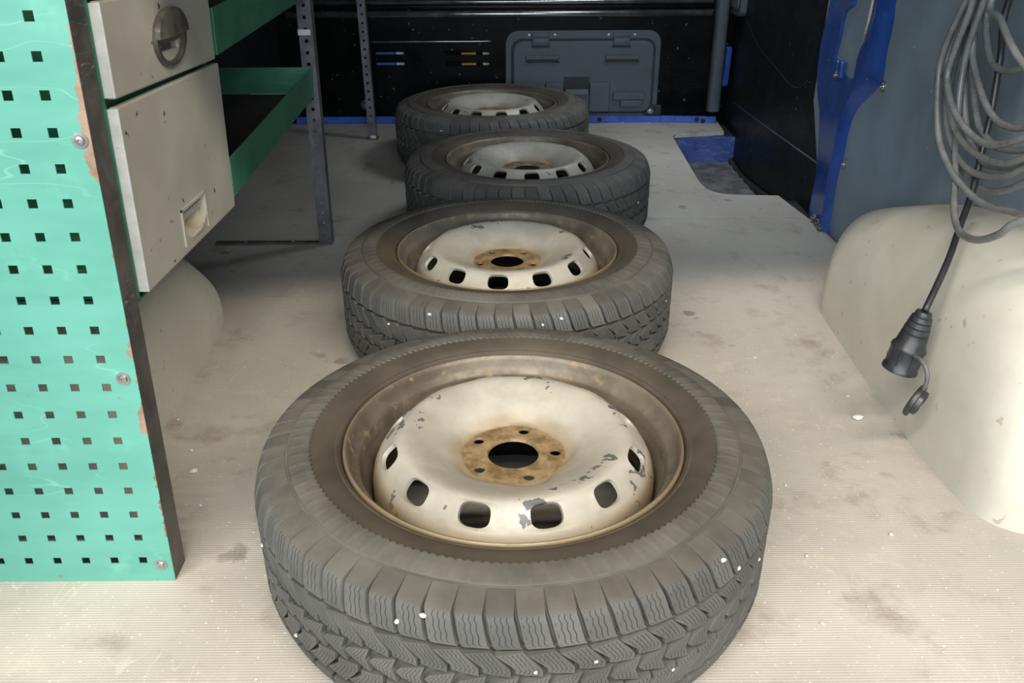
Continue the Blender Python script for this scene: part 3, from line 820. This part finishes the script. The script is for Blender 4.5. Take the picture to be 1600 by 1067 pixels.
WHEELS = [
    (0.0044, 0.9598, 2.5, 13.5, 0.0, 'worn steel wheel with winter tyre nearest the camera, rusty hub fully in view', [(-75.7, 0.128), (-86.6, 0.124), (-46.4, 0.183), (-42.0, 0.160), (-30.4, 0.124), (-59.1, 0.075), (-139.7, 0.056), (-111.2, 0.170), (-106.5, 0.182), (-157.0, 0.118)]),
    (-0.0034, 1.6479, -20.0, 24.0, 1.7, 'steel wheel with tyre lying second in the row, chipped paint between its holes', [(-129.2, 0.145), (-79.4, 0.173), (-73.6, 0.180), (-114.2, 0.182), (-24.5, 0.132)]),
    (0.0519, 2.3280, 40.0, 3.0, 3.1, 'shaded steel wheel with tyre lying third in the row, only a sliver of hub showing', [(-32.0, 0.118)]),
    (-0.0541, 3.0296, 10.0, 12.0, 4.6, 'farthest steel wheel with tyre, lying in front of the grey bulkhead hatch', [(-118.0, 0.165)]),
]
for wx, wy, bo, ho, ro, label, stones in WHEELS:
    w = thing('wheel', (wx, wy, 0), label, 'wheel', 'loose van wheels in a row on the floor')
    ty = link('tyre', ME['carcass'], w)
    link('sidewall_band', ME['band'], ty)
    for k in range(PITCH): link('tread_block', ME['shoulder'], ty, DA*k + ro)
    for k in range(PITCH): link('tread_block', ME['row2'], ty, DA*(k+0.3) + ro)
    tag(link('lower_tread', ME['lower'], ty, ro), kind='stuff')
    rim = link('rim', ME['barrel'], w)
    d = link('rim_disc', make_mesh('rim_disc', *disc_mesh(bo, ho), 'disc', 50), rim)
    for ang, z in stones:
        a = radians(ang); rr = 0.3325 if z < 0.165 else 0.3325-(z-0.165)*0.36
        o = link('stone', ME['stone'], ty, random.uniform(0, 6)); o.location = (rr*cos(a), rr*sin(a), z)

# ------------------------------------------------------------------ rack on the left
LEAN = 0.035
def rk(x, y, z): return (x + LEAN*z, y, z)
# perforated end panel
PP = thing('perforated_panel', (-0.66, 0.90, 0.0), 'green perforated sheet metal end panel of the rack with square holes', 'panel')
px0, pz0, pitch, hs = -0.4915, 0.0357, 0.038, 0.0052
cols = [px0 - pitch*j for j in range(11)]; rows = [pz0 + pitch*k for k in range(26)]
xs = sorted([-0.905, -0.4535] + [c-hs for c in cols] + [c+hs for c in cols]); zs = sorted([0.0, 1.05] + [r-hs for r in rows] + [r+hs for r in rows])
def p_solid(i, k): return not (i % 2 == 1 and k % 2 == 1)
def p_pt(a, b, d): return (a+LEAN*b, d-0.012*b*0 + 0.0, b)
obj('perforated_sheet', cellplate(xs, zs, p_solid, 0.8985, 0.9000, p_pt), 'panel', PP)
ch = obj('edge_channel', mapv(join(box((-0.4570, 0.9002, 0.0), (-0.4535, 0.938, 1.05)), box((-0.4800, 0.9345, 0.0), (-0.4570, 0.938, 1.05)), box((-0.4800, 0.9002, 0.0), (-0.4570, 0.9030, 1.05))), rk), 'channel', PP)
for x, z in ((-0.444, 0.598), (-0.4585, 0.314), (-0.468, 0.028)):
    screw('screw', (x, 0.898, z), (0, -1, 0), 0.0056, PP)

# drawer cabinet
CAB = thing('drawer_cabinet', (-0.65, 1.22, 0.33), 'green steel cabinet with two pale grey drawers behind the perforated panel', 'cabinet')
FX = -0.487
def fr(y, z, d=0.0): return (FX + LEAN*z - d, y, z)
obj('cabinet_side', mapv(box((-0.88, 1.044, 0.352), (FX-0.012, 1.0475, 0.98)), rk), 'green', CAB)
obj('cabinet_side', mapv(box((-0.88, 1.440, 0.345), (FX-0.016, 1.4425, 0.98)), rk), 'green', CAB)
obj('cabinet_back', mapv(box((-0.882, 1.044, 0.345), (-0.88, 1.4425, 0.98)), rk), 'green', CAB)
obj('cabinet_rail', mapv(box((FX-0.030, 1.0475, 0.588), (FX-0.016, 1.440, 0.612)), rk), 'green', CAB)
obj('cabinet_rail', mapv(box((FX-0.030, 1.0475, 0.722), (FX-0.016, 1.440, 0.745)), rk), 'green', CAB)
obj('cabinet_base', mapv(box((-0.88, 1.0475, 0.345), (FX-0.016, 1.440, 0.349)), rk), 'green', CAB)

def drawer(z0, z1, far, hole, slope):
    """front plate with an opening, folded edges and the box behind"""
    y0, y1, hz0, hz1 = hole; near = 1.050
    def mk(a, b, d): return fr(a, b - slope*(a-near)/(far-near), d)
    ys = [near, y0, y1, far]; zz = [z0, hz0, hz1, z1]
    d = obj('drawer', cellplate(ys, zz, lambda i, k: not (i == 1 and k == 1), 0.0, 0.0115, mk), 'drawer', CAB)
    bm = bmesh.new(); bm.from_mesh(d.data)
    bmesh.ops.recalc_face_normals(bm, faces=bm.faces[:])
    bm.to_mesh(d.data); bm.free()
    bv = d.modifiers.new('fold', 'BEVEL'); bv.width = 0.0025; bv.segments = 2; bv.limit_method = 'ANGLE'
    obj('drawer_box', mapv(box((-0.86, near+0.006, z0+0.012), (FX-0.034, far-0.02, z1-0.02-slope)), rk), 'drawer', d)
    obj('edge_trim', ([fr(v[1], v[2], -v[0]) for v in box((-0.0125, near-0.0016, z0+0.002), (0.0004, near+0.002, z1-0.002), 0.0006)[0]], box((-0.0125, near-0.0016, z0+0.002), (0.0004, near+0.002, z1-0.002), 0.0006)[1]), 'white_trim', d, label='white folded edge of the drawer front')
    return d
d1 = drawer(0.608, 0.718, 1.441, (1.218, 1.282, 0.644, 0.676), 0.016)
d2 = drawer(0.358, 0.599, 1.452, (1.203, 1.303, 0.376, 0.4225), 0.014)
obj('drawer', mapv(box((FX-0.0115, 1.050, 0.727), (FX, 1.441, 0.83), 0.002), rk), 'drawer', CAB)
# oval handle of the upper drawer
hy, hz, ha, hb = 1.250, 0.652, 0.0600, 0.0385
def oval(fa, dep, n=48, half=None): return [(hy+ha*fa*cos(2*pi*i/n), hz+hb*fa*sin(2*pi*i/n), dep) for i in range(n)]
def loft(loops, cap0=False, cap1=False):
    V, F = [], []; n = len(loops[0])
    for l in loops: V += [fr(*p) for p in l]
    for j in range(len(loops)-1):
        for i in range(n): F.append((j*n+i, j*n+(i+1) % n, (j+1)*n+(i+1) % n, (j+1)*n+i))
    if cap0: F.append(tuple(range(n))[::-1])
    if cap1: F.append(tuple(range((len(loops)-1)*n, len(loops)*n)))
    return V, F
hd = obj('handle', loft([oval(1.0, 0.001), oval(1.0, -0.003), oval(0.96, -0.0055), oval(0.86, -0.0055), oval(0.80, -0.003), oval(0.76, 0.004)]), 'handle_dark', d1, smooth=40)
obj('handle_pocket', loft([oval(0.78, 0.003), oval(0.74, 0.016), oval(0.55, 0.026), oval(0.1, 0.030)], cap1=True), 'handle_light', d1, smooth='full')
# thumb cover over the upper half of the oval
cov = []
n = 24
for fa, dep in ((0.97, -0.004), (0.95, -0.010), (0.80, -0.0135), (0.4, -0.015)):
    cov.append([(hy+ha*fa*cos(pi*i/n), hz+0.004+(hb-0.002)*fa*sin(pi*i/n), dep) for i in range(n+1)])
V = [fr(*p) for l in cov for p in l]; F = [(j*(n+1)+i, j*(n+1)+i+1, (j+1)*(n+1)+i+1, (j+1)*(n+1)+i) for j in range(3) for i in range(n)]
F.append(tuple(3*(n+1)+i for i in range(n+1)))
k0 = len(V)
V += [fr(*p) for p in [(hy-ha*0.97, hz-0.002, -0.002), (hy-ha*0.5, hz-0.004, -0.006), (hy, hz-0.005, -0.007), (hy+ha*0.5, hz-0.004, -0.006), (hy+ha*0.97, hz-0.002, -0.002)]]
F += [(n, 2*n+1, k0+1, k0), (2*n+1, 4*n+3, k0+2, k0+1), (4*n+3, 3*(n+1), k0+3, k0+2), (3*(n+1), 0, k0+4, k0+3)]
obj('thumb_cover', (V, F), 'handle_dark', d1, smooth=50)
# recessed pull of the lower drawer
qy0, qy1, qz0, qz1 = 1.203, 1.303, 0.3675, 0.4145
def fq(y, z, d): return fr(y, z + 0.006 - 0.014*(y-1.050)/0.402 + 0.002, d)
V, F = [], []; n = 16
for j in range(9):
    t = j/8; dep = 0.026*sin(pi*t)**0.7 if j not in (0, 8) else 0.0
    for i in range(n+1):
        y = qy0+(qy1-qy0)*i/n; s = sin(pi*i/n)**0.6
        V.append(fq(y, qz0+(qz1-qz0)*(1-t)*1.0, 0.004+dep*(0.25+0.75*s)))
F = [(j*(n+1)+i, j*(n+1)+i+1, (j+1)*(n+1)+i+1, (j+1)*(n+1)+i) for j in range(8) for i in range(n)]
pk = obj('pull_recess', (V, F), 'handle_brown', d2, smooth='full')
# half-round lower lip of the pull, and the hinged flap above it
lipo = [fq(qy0+(qy1-qy0)*(i/n), qz0-0.002+0.018*abs(2*i/n-1)**2.5, -0.0015) for i in range(n+1)]
base_ = [fq(qy0+(qy1-qy0)*(i/n), qz0-0.006, -0.0005) for i in range(n+1)]
obj('pull_lip', (lipo+base_, [(i, i+1, n+1+i+1, n+1+i) for i in range(n)]), 'drawer', d2)
fl = box((0, qy0+0.004, qz1-0.018), (0.003, qy1-0.004, qz1-0.008))
obj('pull_flap', ([fq(v[1], v[2]-0.0, 0.006 - v[0] + (0.414-v[2])*0.10) for v in fl[0]], fl[1]), 'handle_light', d2)
obj('pull_frame', join(*[([fq(v[1], v[2], -v[0]) for v in b[0]], b[1]) for b in (box((-0.001, qy0-0.004, qz0-0.006), (0.002, qy0, qz1+0.004)), box((-0.001, qy1, qz0-0.006), (0.002, qy1+0.004, qz1+0.004)), box((-0.001, qy0-0.004, qz1), (0.002, qy1+0.004, qz1+0.004)))]), 'drawer', d2)

# green trays
def tray(zn, zf, hgt, label):
    y0, y1 = 1.4535, 2.168
    def sk(x, y, z): return (x + LEAN*(zn+z), y, zn + (zf-zn)*(y-y0)/(y1-y0) + z)
    t = thing('shelf_tray', (-0.66, 1.81, zn), label, 'shelf tray', 'green trays of the rack')
    obj('tray_front', mapv(box((FX-0.0025, y0, 0), (FX, y1, hgt), 0.0008), sk), 'green', t)
    obj('tray_end', mapv(box((-0.86, y1-0.0025, 0.0), (FX-0.0025, y1, hgt)), sk), 'green', t)
    obj('tray_end', mapv(box((-0.86, y0, 0.0), (FX-0.0025, y0+0.0025, hgt)), sk), 'green', t)
    obj('tray_back', mapv(box((-0.862, y0, 0.0), (-0.86, y1, hgt)), sk), 'green', t)
    obj('tray_floor', mapv(box((-0.86, y0+0.0025, 0.002), (FX-0.0025, y1-0.0025, 0.006)), sk), 'tray_floor', t)
    obj('mat_edge', mapv(box((-0.64, y1-0.006, 0.0062), (FX-0.05, y1-0.0026, 0.0075)), sk), 'handle_light', t)
    return t
tray(0.360, 0.388, 0.069, 'lower green metal shelf tray ending at the nearer perforated upright')
tray(0.596, 0.616, 0.072, 'upper green metal shelf tray cut off by the top of the photo')

# perforated uprights
def upright(xl, xr, y, lean, label, step, z_off):
    u = thing('rack_upright', ((xl+xr)/2, y, 0), label, 'post', 'perforated steel rack uprights')
    w = 0.0038
    xm = (xl+xr)/2; n = 44
    zz = [0.0]; 
    for k in range(n): zz += [z_off+step*k-w, z_off+step*k+w]
    zz.append(z_off+step*n); 
    xx = [xl, xm-w, xm+w, xr]
    mk = lambda a, b, d: (a + lean*b, d, b)
    obj('perforated_face', cellplate(xx, zz, lambda i, k: not (i == 1 and k % 2 == 1), y, y+0.002, mk), 'post', u)
    obj('side_flange', mapv(box((xr-0.002, y+0.002, 0.0), (xr, y+0.032, zz[-1])), lambda x, yy, z: (x+lean*z, yy, z)), 'post', u)
    obj('side_flange', mapv(box((xl, y+0.002, 0.0), (xl+0.002, y+0.032, zz[-1])), lambda x, yy, z: (x+lean*z, yy, z)), 'post', u)
    return u
up = upright(-0.5030, -0.4690, 2.1705, 0.013, 'grey perforated steel upright at the end of the green trays', 0.0268, 0.034)
obj('paper_tag', box((-0.4975, 2.1685, 0.530), (-0.468, 2.1703, 0.543)), 'stone', up, label='white scrap stuck on the upright')
obj('foot_rail', mapv(box((-0.78, 2.171, 0.0003), (-0.503, 2.190, 0.006), 0.001), lambda x, y, z: (x, y, z)), 'channel', up)
for x in (-0.575, -0.70): screw('screw', (x, 2.18, 0.006), (0, 0, 1), 0.005, up)
up2 = upright(-0.5290, -0.5005, 3.290, -0.012, 'thin grey perforated upright standing in front of the bulkhead slots', 0.0300, 0.030)
obj('foot_plate', box((-0.535, 3.285, 0.0003), (-0.495, 3.33, 0.003)), 'post', up2)
obj('paper_tag', box((-0.522, 3.2875, 0.006), (-0.502, 3.2898, 0.016)), 'stone', up2, label='white scrap at the foot of the upright')

# ------------------------------------------------------------------ hatch on the bulkhead
H = thing('hatch_cover', (0.30, 3.56, 0.04), 'dark grey plastic hatch cover with two hinges on the bulkhead', 'hatch')
obj('frame_plate', prism(rrect(-0.008, 0.602, 0.020, 0.357, 0.05, 8), 'y', 3.548, 3.5615, bev=0.003), 'hatch', H)
lid = obj('lid', prism(rrect(0.022, 0.575, 0.045, 0.320, 0.038, 8), 'y', 3.534, 3.548, bev=0.005), 'hatch', H)
obj('lid_groove', prism(rrect(0.014, 0.583, 0.037, 0.328, 0.042, 8), 'y', 3.5465, 3.5485), 'hatch_dark', H)
for x in (0.130, 0.445):
    hg = obj('hinge', join(box((x-0.033, 3.527, 0.303), (x+0.033, 3.540, 0.330), 0.003), box((x-0.033, 3.539, 0.330), (x+0.033, 3.546, 0.349), 0.002), along(lathe([(0.006, -0.030), (0.006, 0.030)], 12, cap=True), (x, 3.533, 0.326), (1, 0, 0))), 'hatch', H, smooth=40)
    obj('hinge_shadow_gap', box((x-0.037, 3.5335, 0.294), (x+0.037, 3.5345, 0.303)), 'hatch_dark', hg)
for x0, x1 in ((0.068, 0.208), (0.378, 0.522)):
    sl = obj('grip_slot', prism([(x0, 0.239), (x1, 0.239), (x1-0.012, 0.2525), (x0+0.012, 0.2525)], 'y', 3.532, 3.5345), 'hatch_dark', H)
    obj('slot_hood', box((x0+0.006, 3.518, 0.2525), (x1-0.006, 3.534, 0.268), 0.002), 'hatch', H)
ks = obj('latch_block', join(box((0.150, 3.515, 0.050), (0.222, 3.534, 0.165), 0.004), box((0.325, 3.515, 0.050), (0.405, 3.534, 0.165), 0.004), box((0.222, 3.515, 0.050), (0.325, 3.534, 0.118), 0.004)), 'hatch', H)
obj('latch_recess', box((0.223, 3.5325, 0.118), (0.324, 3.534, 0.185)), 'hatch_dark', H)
obj('latch_tongue', mapv(box((0.228, 3.505, 0.118), (0.322, 3.520, 0.140), 0.004), lambda x, y, z: (x, y+(z-0.118)*0.4, z)), 'hatch', H)
obj('step_block', join(box((0.420, 3.520, 0.095), (0.548, 3.534, 0.125), 0.003), box((0.450, 3.514, 0.070), (0.535, 3.534, 0.095), 0.003)), 'hatch', H)
obj('lower_bracket', join(box((0.36, 3.550, 0.0285), (0.60, 3.5615, 0.050), 0.003), box((0.548, 3.540, 0.0285), (0.622, 3.5615, 0.072), 0.006)), 'hatch_dark', H)
screw('screw', (0.575, 3.538, 0.048), (0, -1, 0), 0.007, H)
for x, z in ((0.085, 0.341), (0.186, 0.341), (0.395, 0.341), (0.497, 0.341)): screw('screw', (x, 3.5478, z), (0, -1, 0), 0.003, H)
bl_ = obj('floor_bolt', along(lathe([(0.0001, 0.014), (0.009, 0.014), (0.012, 0.010), (0.012, 0.004), (0.019, 0.003), (0.019, 0)], 16), (-0.575, 3.5615, 0.075), (0, -1, 0)), 'rail', smooth=40, label='dark round fixing bolt on the bulkhead beside the thin upright', cat='bolt')

# ------------------------------------------------------------------ hanging cable
CB = thing('extension_cable', (0.77, 1.36, 0.30), 'grey rubber extension cable hung in loops on the right wall with black coupling', 'cable')
loops = [
 (0.742, [(1.492, 0.67), (1.511, 0.636), (1.527, 0.602), (1.535, 0.56), (1.521, 0.512), (1.5, 0.47), (1.472, 0.438), (1.423, 0.411), (1.377, 0.398), (1.325, 0.391), (1.275, 0.393), (1.226, 0.403), (1.187, 0.414)]),
 (0.752, [(1.504, 0.668), (1.532, 0.601), (1.531, 0.556), (1.506, 0.515), (1.458, 0.471), (1.408, 0.454), (1.352, 0.45), (1.292, 0.457), (1.239, 0.481)]),
 (0.742, [(1.465, 0.70), (1.476, 0.651), (1.494, 0.599), (1.502, 0.549), (1.465, 0.508), (1.406, 0.484), (1.349, 0.476), (1.302, 0.483), (1.243, 0.508)]),
 (0.772, [(1.52, 0.667), (1.504, 0.616), (1.491, 0.581), (1.458, 0.55), (1.424, 0.524), (1.386, 0.507), (1.347, 0.502), (1.293, 0.512)]),
 (0.785, [(1.503, 0.668), (1.495, 0.627), (1.469, 0.592), (1.44, 0.575), (1.396, 0.576), (1.351, 0.591)]),
 (0.745, [(1.422, 0.676), (1.384, 0.654), (1.343, 0.627), (1.303, 0.607), (1.26, 0.60)]),
 (0.762, [(1.48, 0.66, 0.762), (1.50, 0.56, 0.765), (1.465, 0.45, 0.762), (1.404, 0.398, 0.745), (1.356, 0.378, 0.725), (1.299, 0.362, 0.705), (1.243, 0.361, 0.69), (1.18, 0.376, 0.68), (1.134, 0.401, 0.68), (1.103, 0.432, 0.69)]),
 (0.762, [(1.50, 0.68), (1.53, 0.60), (1.541, 0.55), (1.531, 0.506), (1.501, 0.461), (1.451, 0.428), (1.395, 0.416), (1.338, 0.423), (1.284, 0.442), (1.25, 0.464)]),
 (0.778, [(1.53, 0.66), (1.555, 0.58), (1.549, 0.50), (1.499, 0.426), (1.433, 0.397), (1.374, 0.391), (1.322, 0.404), (1.264, 0.436)]),
 (0.778, [(1.551, 0.653), (1.529, 0.582), (1.485, 0.489), (1.442, 0.448), (1.38, 0.43), (1.30, 0.45)]),
 (0.785, [(1.545, 0.66), (1.529, 0.605), (1.511, 0.556), (1.487, 0.526), (1.456, 0.488), (1.431, 0.472), (1.37, 0.46), (1.29, 0.48)]),
]
HOOK = (0.79, 1.34, 0.93)
parts = []
for j, (x, pts) in enumerate(loops):
    P = [(q[2] if len(q) > 2 else x, q[0], q[1]) for q in pts]
    up_y = 1.34 + 0.02*(j % 4); first = P[0]
    head = [(HOOK[0]-0.01*(j % 3), up_y, HOOK[2]+0.012*(j % 3)), ((x+HOOK[0])/2, (first[1]*0.75+up_y*0.25), 0.80)]
    last = P[-1]; yc = 1.27
    tail = [(x+0.01, last[1]-0.07, last[2]+0.05), (x+0.012, last[1]-0.11, last[2]+0.14), (x+0.01, last[1]-0.06, 0.75), (HOOK[0]-0.01*(j % 3), up_y-0.03, HOOK[2]+0.012*(j % 3))]
    parts.append(tube(spline(head + P + tail, 6), 0.0056, 10))
obj('cable_loops', join(*parts), 'cable', CB, smooth='full')
stem = [(0.80, 1.40, 0.86), (0.80, 1.473, 0.671), (0.795, 1.449, 0.588), (0.79, 1.427, 0.509), (0.785, 1.417, 0.466), (0.765, 1.38, 0.389), (0.735, 1.337, 0.342), (0.6909, 1.2681, 0.3055), (0.6451, 1.2148, 0.2461)]
obj('cable_end', tube(spline(stem, 6), 0.0054, 10), 'cable_dark', CB, smooth='full')
obj('hook', tube(spline([(0.868, 1.34, 0.92), (0.80, 1.34, 0.915), (0.765, 1.34, 0.92), (0.755, 1.34, 0.955)], 5), 0.007, 8), 'channel', CB, smooth='full')
ca, cb_ = Vector((0.6451, 1.2148, 0.2461)), Vector((0.6255, 1.2138, 0.1449)); cd = (cb_-ca).normalized(); L = (cb_-ca).length
prof = [(0.0056, 0.0), (0.012, 0.001), (0.0135, 0.004), (0.0135, 0.009), (0.0165, 0.010), (0.0178, 0.017), (0.0160, 0.0185), (0.0185, 0.020), (0.0195, 0.027), (0.0178, 0.0285), (0.0205, 0.030), (0.0213, 0.038), (0.0195, 0.0395), (0.0220, 0.041), (0.0243, 0.060),
        (0.0278, 0.064), (0.0290, 0.068), (0.0278, 0.072), (0.0268, 0.074), (0.0268, 0.096), (0.0290, 0.099), (0.0293, 0.104), (0.0275, L), (0.022, L), (0.0210, L-0.018), (0.0001, L-0.018)]
prof = [(r*0.955, z*0.955) if z < L-0.02 else (r*0.955, z) for r, z in prof]
cpl = obj('coupling', along(lathe(prof, 40), ca, cd), 'coupling', CB, smooth=40)
for k in range(8):
    a = 2*pi*k/8
    x, y, z = frame_of(cd); c = ca + cd*0.081 + (x*cos(a)+y*sin(a))*0.0256
    obj('grip_rib', along(box((-0.0012, -0.0012, -0.010), (0.0012, 0.0012, 0.010), 0.0004), c, cd), 'coupling', cpl)
st = [(0.6303, 1.1871, 0.1821), (0.6313, 1.167, 0.1859), (0.6351, 1.1546, 0.1792), (0.6379, 1.1489, 0.1659), (0.6379, 1.1489, 0.1506), (0.6379, 1.1546, 0.1391)]
obj('cap_strap', tube(spline(st, 6), 0.0034, 8), 'cap_grey', CB, smooth='full')
c0, c1 = Vector((0.6379, 1.1527, 0.1439)), Vector((0.6322, 1.1708, 0.0895)); ax = (c1-c0).normalized()
nrm_ = ax.cross(Vector((0.55, 0.75, -0.35))).normalized()
obj('sealing_cap', along(lathe([(0.0001, -0.006), (0.024, -0.006), (0.0275, -0.004), (0.0285, 0.0), (0.0275, 0.003), (0.021, 0.004), (0.0205, 0.010), (0.017, 0.011), (0.0165, 0.002), (0.0001, 0.002)], 32), (c0+c1)/2, nrm_), 'coupling', CB, smooth=40)

# ------------------------------------------------------------------ crumbs on the floor
cr = [(0.612, 1.292, 2.2), (0.548, 0.981, 0.9), (-0.531, 1.207, 1.0), (-0.508, 1.147, 1.6), (-0.585, 1.303, 0.8), (0.622, 1.369, 0.8), (0.466, 3.535, 1.2), (0.572, 3.53, 1.0), (0.413, 0.937, 0.7), (0.394, 0.811, 0.7), (0.49, 1.52, 0.7), (0.43, 1.1, 0.6), (-0.47, 1.06, 0.7), (0.60, 1.62, 0.7)]
cm = make_mesh('crumb', [(v[0]*1.15, v[1]*1.25, v[2]*0.95+0.0024) for v in sv], sf, 'crumb')
CL = ['largest white crumb on the floor beside the right wheel arch', 'pale crumb on the open floor near the front end of the right wheel arch', 'pale crumb on the floor beside the foot of the left wheel arch', 'flat pale crumb on the floor between the left wheel arch and the nearest wheel',
      'tiny pale crumb close against the left wheel arch', 'tiny pale crumb close to the right wheel arch, beyond the largest crumb', 'white crumb at the blue flange right of the farthest wheel', 'white crumb at the blue flange under the right half of the hatch',
      'tiny pale crumb on the floor right of the nearest wheel', 'tiny pale crumb by the curved scuff mark in the right foreground', 'tiny pale crumb on the floor right of the second wheel', 'tiny pale crumb midway between nearest wheel and right wheel arch', 'tiny pale crumb on the floor beside the perforated green panel', 'tiny pale crumb near the far end of the right wheel arch']
for i, (x, y, s) in enumerate(cr):
    o = bpy.data.objects.new('crumb', cm); COL.objects.link(o)
    o.location = (x, y, 0.0003); o.scale = (s, s, s*0.8); o.rotation_euler = (0, 0, i*1.3)
    tag(o, CL[i], 'crumb', 'crumbs on the floor')
